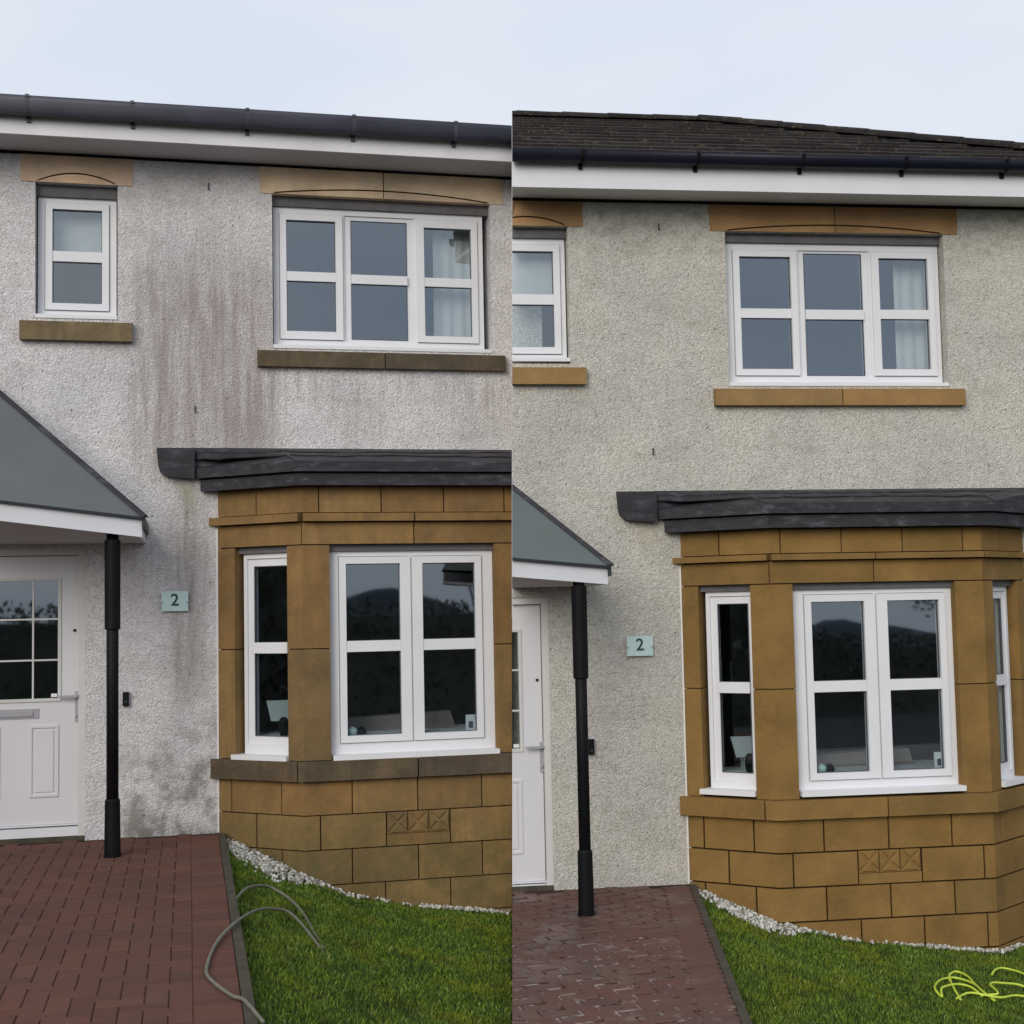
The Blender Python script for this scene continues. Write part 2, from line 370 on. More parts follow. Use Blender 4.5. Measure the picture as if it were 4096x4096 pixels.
def slab_with_holes(bm, x0, x1, z0, z1, o0, o1, holes):
    xs = sorted({x0, x1, *[h[0] for h in holes], *[h[1] for h in holes]}); zs = sorted({z0, z1, *[h[2] for h in holes], *[h[3] for h in holes]})
    xs = [x for x in xs if x0 <= x <= x1]; zs = [z for z in zs if z0 <= z <= z1]
    def solid(i, j):
        if i < 0 or j < 0 or i >= len(xs) - 1 or j >= len(zs) - 1: return False
        cx, cz = (xs[i] + xs[i + 1]) / 2, (zs[j] + zs[j + 1]) / 2
        return not any(h[0] < cx < h[1] and h[2] < cz < h[3] for h in holes)
    vd = {}
    def vt(i, j, k):
        if (i, j, k) not in vd: vd[(i, j, k)] = bm.verts.new(V(xs[i], (o0, o1)[k], zs[j]))
        return vd[(i, j, k)]
    for i in range(len(xs) - 1):
        for j in range(len(zs) - 1):
            if not solid(i, j): continue
            for k in (0, 1): bm.faces.new([vt(i, j, k), vt(i + 1, j, k), vt(i + 1, j + 1, k), vt(i, j + 1, k)])
            if not solid(i - 1, j): bm.faces.new([vt(i, j, 0), vt(i, j, 1), vt(i, j + 1, 1), vt(i, j + 1, 0)])
            if not solid(i + 1, j): bm.faces.new([vt(i + 1, j, 0), vt(i + 1, j, 1), vt(i + 1, j + 1, 1), vt(i + 1, j + 1, 0)])
            if not solid(i, j - 1): bm.faces.new([vt(i, j, 0), vt(i, j, 1), vt(i + 1, j, 1), vt(i + 1, j, 0)])
            if not solid(i, j + 1): bm.faces.new([vt(i, j + 1, 0), vt(i, j + 1, 1), vt(i + 1, j + 1, 1), vt(i + 1, j + 1, 0)])
    return bm
def lathe(bm, cx, co, prof, n=24):     # prof: (radius, z)
    rings = [[bm.verts.new(V(cx + r * math.cos(2 * math.pi * i / n), co + r * math.sin(2 * math.pi * i / n), z)) for i in range(n)] for r, z in prof]
    for a, b in zip(rings, rings[1:]):
        for i in range(n): bm.faces.new([a[i], a[(i + 1) % n], b[(i + 1) % n], b[i]])
    bm.faces.new(rings[0]); bm.faces.new(rings[-1][::-1]); return bm
def tube(bm, pts, r, n=8, sub=5):
    P = [Vector(p) for p in pts]; out = []
    for i in range(len(P) - 1):
        p0 = P[max(i - 1, 0)]; p1 = P[i]; p2 = P[i + 1]; p3 = P[min(i + 2, len(P) - 1)]
        for j in range(sub):
            t = j / sub
            out.append(.5 * ((2 * p1) + (-p0 + p2) * t + (2 * p0 - 5 * p1 + 4 * p2 - p3) * t * t + (-p0 + 3 * p1 - 3 * p2 + p3) * t ** 3))
    out.append(P[-1]); rings = []
    for i, p in enumerate(out):
        d = (out[min(i + 1, len(out) - 1)] - out[max(i - 1, 0)]).normalized()
        u = d.cross(Vector((0, 0, 1))); u = u.normalized() if u.length > 1e-3 else Vector((1, 0, 0)); v = d.cross(u).normalized()
        rings.append([bm.verts.new(p + (u * math.cos(2 * math.pi * k / n) + v * math.sin(2 * math.pi * k / n)) * r) for k in range(n)])
    for a, b in zip(rings, rings[1:]):
        for k in range(n): bm.faces.new([a[k], a[(k + 1) % n], b[(k + 1) % n], b[k]])
    bm.faces.new(rings[0][::-1]); bm.faces.new(rings[-1]); return bm

# ---- a window in any vertical plane: F(u, d, z) -> point; u along the wall, d outwards
def fbox(bm, F, u0, u1, d0, d1, z0, z1):
    quadfaces(bm, [F(u, d, z) for u in (u0, u1) for d in (d0, d1) for z in (z0, z1)], BOXF); return bm
def framebars(bm, F, u0, u1, z0, z1, wd, d0, d1, wb=None):
    wb = wb or wd
    fbox(bm, F, u0, u0 + wd, d0, d1, z0, z1); fbox(bm, F, u1 - wd, u1, d0, d1, z0, z1)
    fbox(bm, F, u0 + wd, u1 - wd, d0, d1, z0, z0 + wb); fbox(bm, F, u0 + wd, u1 - wd, d0, d1, z1 - wd, z1)
def make_window(H, root, F, u0, u1, z0, z1, lights, d=0.0, sill=None, label=None):
    """lights: (pane_u0, pane_u1, pane_z0, mid_lo, mid_hi, pane_z1, opening_sash). d = plane of the outer frame's face."""
    bm = nb(); e = .056
    fl, fr_ = lights[0][0] - e - u0, u1 - lights[-1][1] - e
    fb_, ft = min(l[2] for l in lights if l[6] or len(lights) == 1) - e - z0, z1 - max(l[5] for l in lights if l[6] or len(lights) == 1) - e
    fl, fr_, fb_, ft = [max(q, .012) for q in (fl, fr_, fb_, ft)]
    fbox(bm, F, u0, u0 + fl, d - .07, d, z0, z1); fbox(bm, F, u1 - fr_, u1, d - .07, d, z0, z1)
    fbox(bm, F, u0 + fl, u1 - fr_, d - .07, d, z0, z0 + fb_); fbox(bm, F, u0 + fl, u1 - fr_, d - .07, d, z1 - ft, z1)
    ms = [(a[1] + b[0]) / 2 for a, b in zip(lights, lights[1:])]
    for m in ms: fbox(bm, F, m - .012, m + .012, d - .07, d - .004, z0 + fb_, z1 - ft)
    win = obj('window', bm, M['upvc'], root, H, bev=.004)
    if win is None: return None
    if label: lab(win, label)
    if sill:
        bm = nb(); fbox(bm, F, *sill); obj('window_sill', bm, M['upvc'], win, H, bev=.006)
    for k_, (a, b, pz0, ml, mh, pz1, sash) in enumerate(lights):
        lo = u0 + fl if k_ == 0 else ms[k_ - 1]; hi = u1 - fr_ if k_ == len(lights) - 1 else ms[k_]
        def ring(bm, g, d0, d1):
            A0, A1, Z0, Z1 = lo + g, hi - g, z0 + fb_ + g, z1 - ft - g
            Z0 = min(Z0, pz0 - .006); Z1 = max(Z1, pz1 + .006)
            fbox(bm, F, A0, a, d0, d1, Z0, Z1); fbox(bm, F, b, A1, d0, d1, Z0, Z1); fbox(bm, F, a, b, d0, d1, Z0, pz0); fbox(bm, F, a, b, d0, d1, pz1, Z1)
        bm = nb()
        ring(bm, -.003, d - .055, d - .014)
        if sash: ring(bm, .006, d - .0139, d + .016)
        obj('sash', bm, M['upvc'], win, H, bev=.004)
        bm = nb(); framebars(bm, F, a + .0005, b - .0005, pz0 + .0005, pz1 - .0005, .005, d - .03, d - .008); fbox(bm, F, a + .006, b - .006, d - .03, d - .008, ml - .003, mh + .003)
        obj('gasket', bm, M['upvcline'], win, H)
        bm = nb(); fbox(bm, F, a + .001, b - .001, d - .0285, d + .010, ml, mh); obj('glazing_bar', bm, M['upvc'], win, H, bev=.004)
        for (p0, p1) in ((pz0, ml), (mh, pz1)):
            bm = nb(); fbox(bm, F, a, b, d - .022, d - .016, p0, p1); obj('pane', bm, M['glass'], win, H)
    return win

# ---- the splayed bay: base outline A(0,0) B(xc,b) C(xr,b) D(xr+xc,0)
class Bay:
    def __init__(s, xc, xr, b):
        s.P = [Vector((0, 0)), Vector((xc, b)), Vector((xr, b)), Vector((xr + xc, 0))]
        s.L = [0]
        for p, q in zip(s.P, s.P[1:]): s.L.append(s.L[-1] + (q - p).length)
        s.n = []
        for p, q in zip(s.P, s.P[1:]):
            d = (q - p).normalized(); s.n.append(Vector((-d.y, d.x)))
    def face(s, t):
        for i in range(3):
            if t < s.L[i + 1] - 1e-6: return i
        return 2
    def at(s, t, d, corner=False):
        if corner:
            i = corner; m = (s.n[i - 1] + s.n[i]).normalized(); return s.P[i] + m * (d / m.dot(s.n[i]))
        i = s.face(t); u = (s.P[i + 1] - s.P[i]).normalized(); return s.P[i] + u * (t - s.L[i]) + s.n[i] * d
    def path(s, t0, t1, d):
        pts = []
        i0 = s.face(t0); u = (s.P[i0 + 1] - s.P[i0]).normalized(); pts.append(s.P[i0] + u * (t0 - s.L[i0]) + s.n[i0] * d)
        for c in (1, 2):
            if t0 + 1e-4 < s.L[c] < t1 - 1e-4: pts.append(s.at(0, d, c))
        i1 = s.face(t1 - 1e-5); u = (s.P[i1 + 1] - s.P[i1]).normalized()
        pts.append(s.P[i1] + u * (t1 - s.L[i1]) + s.n[i1] * d); return pts
    def block(s, bm, t0, t1, z0, z1, d1, d0=-.10):
        a = s.path(t0, t1, d1); b = s.path(t0, t1, d0); n = len(a)
        vs = [V(p.x, p.y, z) for z in (z0, z1) for p in a] + [V(p.x, p.y, z) for z in (z0, z1) for p in b]
        f = []
        for i in range(n - 1):
            f += [(i, i + 1, n + i + 1, n + i), (2 * n + i, 3 * n + i, 3 * n + i + 1, 2 * n + i + 1), (i, 2 * n + i, 2 * n + i + 1, i + 1), (n + i, n + i + 1, 3 * n + i + 1, 3 * n + i)]
        f += [(0, n, 3 * n, 2 * n), (n - 1, 3 * n - 1, 4 * n - 1, 2 * n - 1)]
        quadfaces(bm, vs, f); return bm
    def F(s, i):     # plane function for face i, u measured from its start
        P, u, n = s.P[i], (s.P[i + 1] - s.P[i]).normalized(), s.n[i]
        return lambda a, d, z: V(*(P + u * a + n * d), z)

def stone_row(H, bay_obj, B, z0, z1, joints, mat, d=0.0, t0=0.0, t1=None, g=.0045, d0=-.10, nm='stone_block', only=None):
    t1 = B.L[3] if t1 is None else t1
    js = [t0] + [j for j in joints if t0 < j < t1] + [t1]
    for i, (a, b) in enumerate(zip(js, js[1:])):
        if only and not only(a, b): continue
        bm = nb(); dd = d + random.uniform(-.0015, .0015)
        B.block(bm, a + (g if a > t0 else 0), b - (g if b < t1 else 0), z0 + g, z1 - g, dd, d0)
        obj(nm, bm, mat, bay_obj, H, bev=.003)

FLAT = lambda u, d, z: V(u, d, z)

def build_house(H, c):
    dirty = c['dirty']
    root = empty('house', H)
    prop(root, c['label'], 'house')
    dash = M['dashD'] if dirty else M['dashC']
    # ---- main wall with its openings
    bay_hole = (.14, c['xr'] + c['xc'] - .14, -1.2, 2.45)
    holes = [bay_hole, (c['bo'][0], c['bo'][1], c['bo'][2], c['bo'][3]), (c['so'][0], c['so'][1], c['so'][2], c['so'][3]), (c['door'][0], c['door'][1], -.5, c['door'][3])]
    bm = slab_with_holes(nb(), c['x0'], c['x1'], -1.2, c['ztop'], -.28, 0.0, holes)
    lab(obj('wall', bm, dash, root, H), c['walllabel'])
    # ---- bay
    B = Bay(c['xc'], c['xr'], c['b']); LA, LB, LC = B.L[1:]
    X = lambda x: LA + (x - c['xc'])           # front x -> path length
    st = M['stoneD'] if dirty else M['stoneC']
    bm = nb(); B.block(bm, 0.0, LC, -1.1, c['ssb'], -.012, -.13)
    z_open0, z_open1 = c['open']; tj = [c['tl'][0] * LA, c['tl'][1] * LA, X(c['fo'][0]), X(c['fo'][1]), LC - c['tl'][1] * LA, LC - c['tl'][0] * LA]
    for a, b in ((0, tj[0]), (tj[1], tj[2]), (tj[3], tj[4]), (tj[5], LC)): B.block(bm, a + .006 if a else a, b - .006, z_open0 - .05, z_open1 + .02, -.012, -.11)
    B.block(bm, 0.0, LC, z_open1 + .004, c['ftop'] + .03, -.012, -.13)
    bw = obj('bay_wall', bm, M['jointD'], root, H)
    lab(bw, c['baylabel'])
    l3, l2, l1 = c['ln']
    rows = [(l3 - .49, l3 - .245, 'r1'), (l3 - .245, l3, 'r4'), (l3, l2, 'r3'), (l2, l1, 'r2'), (l1, c['ssb'], 'r1')]
    gj = .0045 if dirty else .0065
    for z0, z1, r in rows:
        j = [t * LA for t in c[r][0]] + [X(x) for x in c[r][1]]
        if z0 == l2:      # the course with the carved blocks
            cx0, cx1 = c['carv'][:2]
            stone_row(H, bw, B, z0, z1, j, st, g=gj, only=lambda a, b: not (abs(a - X(cx0)) < .03 and abs(b - X(cx1)) < .03))
        else: stone_row(H, bw, B, z0, z1, j, st, g=gj)
    # carved block: three square panels with a saltire of grooves over a plain strip
    cx0, cx1 = c['carv'][:2]; zc = l1 - .0045; sq = (cx1 - cx0 - .009) / 3
    bm = nb(); box(bm, cx0 + .0045, cx1 - .0045, B.P[1].y - .1, B.P[1].y, l2 + .0045, zc - sq - .004); obj('stone_block', bm, st, bw, H, bev=.003)
    for q in range(3):
        a = cx0 + .0045 + q * sq; b_ = a + sq; m = (a + b_) / 2; zt = zc; zb = zc - sq; zm = (zt + zb) / 2; o1 = B.P[1].y; g = .006; k_ = .009
        bm = nb(); box(bm, a + .003, b_ - .003, o1 - .1, o1 - .009, zb, zt)
        for tri in (((a + g + k_, zt - g), (b_ - g - k_, zt - g), (m, zm + k_)), ((a + g + k_, zb + g), (m, zm - k_), (b_ - g - k_, zb + g)), ((a + g, zt - g - k_), (m - k_, zm), (a + g, zb + g + k_)), ((b_ - g, zt - g - k_), (b_ - g, zb + g + k_), (m + k_, zm))):
            cxm = sum(p[0] for p in tri) / 3; czm = sum(p[1] for p in tri) / 3
            vs = [V(x, o1 - .0095, z) for x, z in tri] + [V(cxm + (x - cxm) * .72, o1 - .001, czm + (z - czm) * .72) for x, z in tri]
            quadfaces(bm, vs, [(0, 1, 2), (5, 4, 3), (0, 1, 4, 3), (1, 2, 5, 4), (2, 0, 3, 5)])
        lab(obj('carved_panel', bm, st, bw, H), 'square stone panel carved with a cross of grooves')
    # projecting stone sill
    stone_row(H, bw, B, c['ssb'], c['sst'], [t * LA for t in c['sillj'][0]] + [X(x) for x in c['sillj'][1]], M['stoneDsill'] if dirty else st, .05, -.04, LC + .04, nm='bay_sill_stone')
    # pillars
    for a, b in ((0, tj[0]), (tj[1], tj[2]), (tj[3], tj[4]), (tj[5], LC)):
        for z0, z1 in ((c['sst'] - .004, c['pj']), (c['pj'], z_open1)):
            bm = nb(); B.block(bm, a, b, z0 + .004, z1 - .004, random.uniform(-.001, .001), -.12); obj('pillar_stone', bm, st, bw, H, bev=.003)
    stone_row(H, bw, B, z_open1, c['cor'][0], [LA - .004] + [X(x) for x in c['linj']] + [LB + .004], st, 0, nm='lintel_stone', d0=-.13)
    stone_row(H, bw, B, c['cor'][0], c['cor'][1], [LA] + [X(x) for x in c['linj']] + [LB], st, .05, -.045, LC + .045, nm='cornice_stone')
    stone_row(H, bw, B, c['cor'][1], c['ftop'], [t * LA for t in c['frj'][0]] + [X(x) for x in c['frj'][1]], st, .0, nm='frieze_stone')
    # bay windows: left, front, right
    fz0, fz1 = c['open'][0] - .03, c['open'][1]
    q0, ql, qh, q1 = c['fz']
    for fi, (u0, u1) in ((0, (tj[0], tj[1])), (1, (tj[2] - LA, tj[3] - LA)), (2, (tj[4] - LB, tj[5] - LB))):
        Fi = B.F(fi)
        if fi == 1:
            x_ = c['xc']; lights = [(c['q'][0] - x_, c['q'][1] - x_, q0, ql, qh, q1, True), (c['q'][2] - x_, c['q'][3] - x_, q0, ql, qh, q1, True)]
            lb = 'two-light window across the front of the bay'
        else:
            pl = .414 * LA; plr = u1 - .062
            if fi == 0: pl, plr = u0 + .115, u1 - .05
            else: pl, plr = u0 + .05, u1 - .115
            lights = [(pl, plr, q0, ql, qh, q1, False)]
            lb = 'narrow window in the %s side of the bay' % ('left' if fi == 0 else 'right')
        make_window(H, root, Fi, u0 - .002 + (0 if fi else .03), u1 + .002 - (0 if fi < 2 else .03), c['wsill'][0] - .01, c['wtop'], lights, -.075, (u0 + (.012 if fi == 1 else -.022 if fi == 0 else 0) , u1 + (.012 if fi == 1 else 0 if fi == 0 else .022), -.09, .03, c['wsill'][0], c['wsill'][1]), lb)
        bm = nb(); fbox(bm, Fi, u0, u1, -.12, -.05, c['wtop'] + .001, z_open1 + .012); obj('head_shade_strip', bm, M['head_shade'], root, H)  # dark strip stands in for the shaded underside of the lintel
    # bay roof: fascia, drip course, sloping lead
    f0, f1, f2, f3 = c['roofz']; zw = c['roofwall']
    bm = nb(); B.block(bm, -.08, LC + .08, f0, f1, .105, -.02); obj('bay_fascia', bm, M['lead'], root, H, bev=.005)
    bm = nb(); B.block(bm, -.10, LC + .10, f1, f1 + .012, .085, -.02); obj('bay_fascia_shadow_line', bm, M['black'], root, H)  # recessed band coloured black as the shadow between fascia and drip course
    bm = nb(); B.block(bm, -.13, LC + .13, f1 + .012, f2, .14, -.02)
    a = B.path(-.13, LC + .13, .14); n = len(a); up = [Vector((-.205, .02)), Vector((.03 + c['xc'] * .72, .02)), Vector((c['xr'] + c['xc'] * .28, .02)), Vector((c['xr'] + c['xc'] + .2, .02))]
    vs = [V(p.x, p.y, f2 + .001) for p in a] + [V(p.x, p.y, zw) for p in up] + [V(p.x, max(p.y - .14, -.02), f2 + .001) for p in a]
    quadfaces(bm, vs, [(i, i + 1, n + i + 1, n + i) for i in range(n - 1)])
    obj('bay_roof', bm, M['lead'], root, H)
    # overlapping sheets with ragged lower edges
    lerp2 = lambda p, q, t: p + (q - p) * t
    for fr0, thick in ((.42, .009), (.70, .017)):
        for i in range(n - 1):
            bm = nb(); mm = 14 if i == 1 else 7; vs = []
            for k_ in range(mm + 1):
                t = k_ / mm; e_ = lerp2(a[i], a[i + 1], t); u_ = lerp2(up[i], up[i + 1], t); f_ = fr0 + random.uniform(-.07, .07); lo_ = lerp2(e_, u_, f_); zl = f2 + (zw - f2) * f_
                vs += [V(lo_.x, lo_.y, zl + .001), V(lo_.x, lo_.y + .004, zl + thick), V(u_.x, u_.y, zw + thick * .8), V(u_.x, u_.y, zw - .002)]
            quadfaces(bm, vs, [(4 * k_ + q, 4 * k_ + 4 + q, 4 * k_ + 4 + (q + 1) % 4, 4 * k_ + (q + 1) % 4) for k_ in range(mm) for q in range(4)] + [(0, 1, 2, 3), (4 * mm + 3, 4 * mm + 2, 4 * mm + 1, 4 * mm)])
            obj('lead_sheet', bm, M['lead'], root, H)
    # seams of the sheets
    bm = nb()
    for i in (1, 2):
        p, q = a[i], up[i]
        hexa(bm, [V(p.x - .012, p.y + .004, f2), V(p.x + .012, p.y + .004, f2), V(q.x + .012, q.y, zw), V(q.x - .012, q.y, zw)] + [V(p.x - .008, p.y + .002, f2 + .012), V(p.x + .008, p.y + .002, f2 + .012), V(q.x + .008, q.y + .01, zw + .01), V(q.x - .008, q.y + .01, zw + .01)])
    box(bm, c['kx'][0], c['xr'] + c['xc'] + .42, -.01, .022, zw - .012, zw + .012)
    obj('roof_flashing', bm, M['trim'], root, H)
    for sgn in (0, 1):   # rounded ends of the roof against the wall
        k0, k1 = c['kx']; kz = zw
        pts = [(k0, kz), (k0 + .008, kz - .12), (k0 + .022, kz - .17), (k0 + .06, kz - .205), (k0 + .1, kz - .21), (k1 + .03, kz - .225), (k1 + .03, kz)]
        if sgn: 
            W = c['xr'] + c['xc']; pts = [(W - x, z) for x, z in pts][::-1]
        bm = nb(); poly_xz(bm, pts, 0.0, .075); obj('roof_kneeler', bm, M['lead'], root, H, bev=.012)
        pts2 = [pts[0], pts[1], pts[2], pts[3], (pts[3][0] + .05, pts[3][1] + .05), (pts[0][0] + .09, pts[0][1] - .03)] if not sgn else None
    # white bead where wall meets stone
    bm = nb(); box(bm, -.014, -.003, -.01, .007, 0.0, c['cor'][0] - .02); obj('corner_bead', bm, M['bead'], root, H)
    # ---- upper windows, lintels and sills
    for key in ('big', 'small'):
        w_ = c[key]; ox0, ox1, oz0, oz1 = c['bo'] if key == 'big' else c['so']
        make_window(H, root, FLAT, ox0 + .012, ox1 - .012 - w_.get('rgap', 0), w_['wz'][0], w_['wz'][1], w_['lights'], -.085, (ox0 + .002, ox1 - .002, -.10, .008, w_['wz'][0] - .028, w_['wz'][0]), w_['label'])
        bm = nb(); box(bm, ox0 + .001, ox1 - .001, -.20, -.06, w_['wz'][1] + .001, oz1 - .001); obj('head_shade_strip', bm, M['head_shade'], root, H)  # same painted shade strip above the upper windows
        lm = M['stoneDlint'] if dirty else M['stoneClint']
        lx0, lx1, lz0, lz1 = w_['lint']; xm = (lx0 + lx1) / 2; rise = w_['rise']; ax0, ax1 = ox0 + .01, ox1 - .01
        N = 20; arc = [(ax0 + (ax1 - ax0) * i / N, lz0 + rise * (1 - (2 * i / N - 1) ** 2)) for i in range(N + 1)]
        zg = .0115
        halves = ((lx0, xm - .004), (xm + .004, lx1)) if key == 'big' else ((lx0, lx1),)
        for (p, q) in halves:
            bot = [(x, z + zg) for x, z in arc if p < x < q]
            zc_ = lz0 + rise * (1 - ((xm - (ax0 + ax1) / 2) / ((ax1 - ax0) / 2)) ** 2)
            if key == 'big':
                bot = ([(p, lz0), (ax0, lz0)] + bot + [(q, zc_ + zg)]) if p == lx0 else ([(p, zc_ + zg)] + bot + [(ax1, lz0), (q, lz0)])
            else: bot = [(p, lz0), (ax0, lz0)] + bot + [(ax1, lz0), (q, lz0)]
            n = len(bot); bm = nb()
            top = [(x, lz1) for x, z in bot]
            vs = [V(x, o, z) for o in (-.1, .008) for x, z in bot] + [V(x, o, z) for o in (-.1, .008) for x, z in top]
            f = []
            for i in range(n - 1):
                f += [(n + i, n + i + 1, 3 * n + i + 1, 3 * n + i), (i, 2 * n + i, 2 * n + i + 1, i + 1), (i, i + 1, n + i + 1, n + i)]
            f += [(0, n, 3 * n, 2 * n), (n - 1, 3 * n - 1, 4 * n - 1, 2 * n - 1)]
            quadfaces(bm, vs, f); obj('lintel_stone', bm, lm, root, H)
        pieces = [[p for p in arc if p[0] < xm - .004] + [(xm, zc_)], [(xm, zc_)] + [p for p in arc if p[0] > xm + .004]] if key == 'big' else [arc]
        for k2, A in enumerate(pieces):
            if key == 'big': A = [(min(p[0], xm - .003) if k2 == 0 else max(p[0], xm + .003), p[1]) for p in A]
            n = len(A); bm = nb(); vs = [V(x, o, z + .0) for o in (-.1, .006) for x, z in A] + [V(x, o, lz0 + .001) for o in (-.1, .006) for x, z in A]
            f = []
            for i in range(n - 1): f += [(n + i, n + i + 1, 3 * n + i + 1, 3 * n + i), (i, i + 1, n + i + 1, n + i), (2 * n + i, 3 * n + i, 3 * n + i + 1, 2 * n + i + 1)]
            quadfaces(bm, vs, f); obj('lintel_tympanum', bm, lm, root, H)
        bm = nb(); box(bm, ax0 + .012, ax1 - .012, -.1, .0035, lz0 + .004, lz0 + rise + .02); None
        obj('lintel_joint', bm, M['jointD'], root, H)
        if key == 'big':
            bm = nb(); box(bm, xm - .012, xm + .012, -.09, .003, lz0 + rise + .021, lz1 - .002); obj('lintel_joint', bm, M['jointD'], root, H)
        sx0, sx1, sz0, sz1 = w_['sill']; sm = (M['stoneDsill'] if key == 'big' else M['stoneDsmall']) if dirty else M['stoneCsill']
        seg = ((sx0, w_['sj'] - .004), (w_['sj'] + .004, sx1)) if key == 'big' else ((sx0, sx1),)
        for p, q in seg:
            bm = nb(); hexa(bm, [V(p, -.1, sz0), V(q, -.1, sz0), V(q, .055, sz0), V(p, .055, sz0), V(p, -.1, sz1 + .03), V(q, -.1, sz1 + .03), V(q, .055, sz1 - .004), V(p, .055, sz1 - .004)])
            obj('sill_stone', bm, sm, root, H, bev=.005)
    # ---- eaves
    e0, e1, eo, ez = c['eav']     # fascia bottom, fascia top, out, soffit-wall z
    bm = nb(); box(bm, c['x0'] - .3, c['x1'], eo - .02, eo, e0, e1 + .03); fb = obj('fascia_board', bm, M['fasciaD'] if dirty else M['fasciaC'], root, H, bev=.003)
    bm = nb(); hexa(bm, [V(c['x0'] - .3, 0, ez + .0), V(c['x1'], 0, ez), V(c['x1'], eo - .021, e0 + .004), V(c['x0'] - .3, eo - .021, e0 + .004), V(c['x0'] - .3, 0, ez + .03), V(c['x1'], 0, ez + .03), V(c['x1'], eo - .021, e0 + .034), V(c['x0'] - .3, eo - .021, e0 + .034)])
    obj('soffit', bm, M['soffitD'] if dirty else M['soffitC'], root, H)
    bm = nb(); box(bm, c['x0'], c['x1'], .0, .012, ez - .022, ez - .004); obj('soffit_shadow_strip', bm, M['black'], root, H)  # black strip stands in for the shadow line under the soffit
    gr = c['gr']; gm = M['gutterD'] if dirty else M['gutterC']; gz = c['gz']; bm = nb()
    n = 12; prof = [(eo + .012 + gr + gr * math.cos(math.pi + math.pi * i / n), gz + c['gh'] * math.sin(math.pi + math.pi * i / n)) for i in range(n + 1)]
    prof2 = [(eo + .012 + gr + (gr - .006) * math.cos(math.pi + math.pi * i / n), gz + (c['gh'] - .006) * math.sin(math.pi + math.pi * i / n)) for i in range(n + 1)][::-1]
    ring = prof + prof2
    vs = [V(x, o, z) for x in (c['x0'] - .3, c['x1']) for o, z in ring]; m = len(ring)
    quadfaces(bm, vs, [(i, (i + 1) % m, m + (i + 1) % m, m + i) for i in range(m)] + [tuple(range(m)), tuple(range(2 * m - 1, m - 1, -1))])
    gut = obj('gutter', bm, gm, root, H, smooth=True)
    for x in c['brk']:
        bm = nb()
        for dx0, dx1 in ((-.014, .014),):
            p3 = [(o + (o - (eo + .012 + gr)) * .02, gz + (z - gz) * 1.015) for o, z in prof]
            vs = [V(x + dx, o, z) for dx in (dx0, dx1) for o, z in p3 + [(q[0], q[1]) for q in prof[::-1]]]; m = 2 * len(prof)
            quadfaces(bm, vs, [(i, (i + 1) % m, m + (i + 1) % m, m + i) for i in range(m)] + [tuple(range(m)), tuple(range(2 * m - 1, m - 1, -1))])
        box(bm, x - .014, x + .014, eo + .001, eo + .02, gz - c['gh'] - .03, gz - c['gh'] + .02); box(bm, x - .014, x + .014, eo + 2 * gr + .002, eo + 2 * gr + .018, gz - .012, gz + .007)
        obj('gutter_bracket', bm, M['black'] if not dirty else M['gutterD'], gut, H)
    # ---- roof
    pit = c['pitch']; tp = math.tan(R(pit)); eo2 = eo - .0; ze = c['rz']; out_top = -2.6
    zr = ze + (eo2 - out_top) * tp
    bm = nb()
    if dirty: pl = [(c['x0'] - .3, eo2 + .02), (c['x1'], eo2 + .02), (c['x1'], out_top), (c['x0'] - .3, out_top)]
    else: pl = [(c['x0'] - .3, eo2 + .02), (.95 + (eo2 + .02 - out_top), eo2 + .02), (.95, out_top), (c['x0'] - .3, out_top)]
    vs = [V(x, o, ze + (eo2 - o) * tp - .03) for x, o in pl] + [V(x, o, ze + (eo2 - o) * tp - .06) for x, o in pl]
    quadfaces(bm, vs, [(0, 1, 2, 3), (7, 6, 5, 4)] + [(i, (i + 1) % 4, 4 + (i + 1) % 4, 4 + i) for i in range(4)])
    # the far slope (and the hip end) close the roof
    if dirty: quadfaces(bm, [V(c['x0'] - .3, out_top, zr - .03), V(c['x1'], out_top, zr - .03), V(c['x1'], -5.6, ze), V(c['x0'] - .3, -5.6, ze)], [(0, 1, 2, 3)])
    else: quadfaces(bm, [V(c['x0'] - .3, out_top, zr - .03), V(.95, out_top, zr - .03), V(3.95, -5.6, ze), V(c['x0'] - .3, -5.6, ze), V(3.95, eo2, ze)], [(0, 1, 2, 3), (1, 4, 2)])
    rf = obj('roof', bm, M['tile'], root, H)
    gauge, tw = (.30, .33) if not dirty else (.6, .6); cosp, sinp = math.cos(R(pit)), math.sin(R(pit)); rows_ = int((eo2 - out_top) / cosp / gauge)
    tx0 = -1.75 if not dirty else -2.2; cnt = 0
    for r in range(rows_ + 1):
        for q in range(40):
            x = tx0 + q * tw + (tw / 2 if r % 2 else 0); x2 = x + tw - .006
            s0 = r * gauge; oo = eo2 + .03 - s0 * cosp; oo2 = oo - (gauge + .03) * cosp
            if oo2 < out_top: oo2 = out_top
            if oo <= out_top + .02 or x > c['x1']: continue
            if not dirty and x + tw * .9 > .95 + (oo - out_top): continue
            z_ = ze + (eo2 - oo) * tp; z2 = ze + (eo2 - oo2) * tp; h = random.uniform(-.003, .003)
            bm = nb(); hexa(bm, [V(x, oo, z_ - .008 + h), V(x2, oo, z_ - .008 + h), V(x2, oo2, z2 - .028), V(x, oo2, z2 - .028), V(x, oo, z_ + .020 + h), V(x2, oo, z_ + .020 + h), V(x2, oo2, z2 - .004), V(x, oo2, z2 - .004)])
            if obj('roof_tile', bm, M['tile'], rf, H): cnt += 1
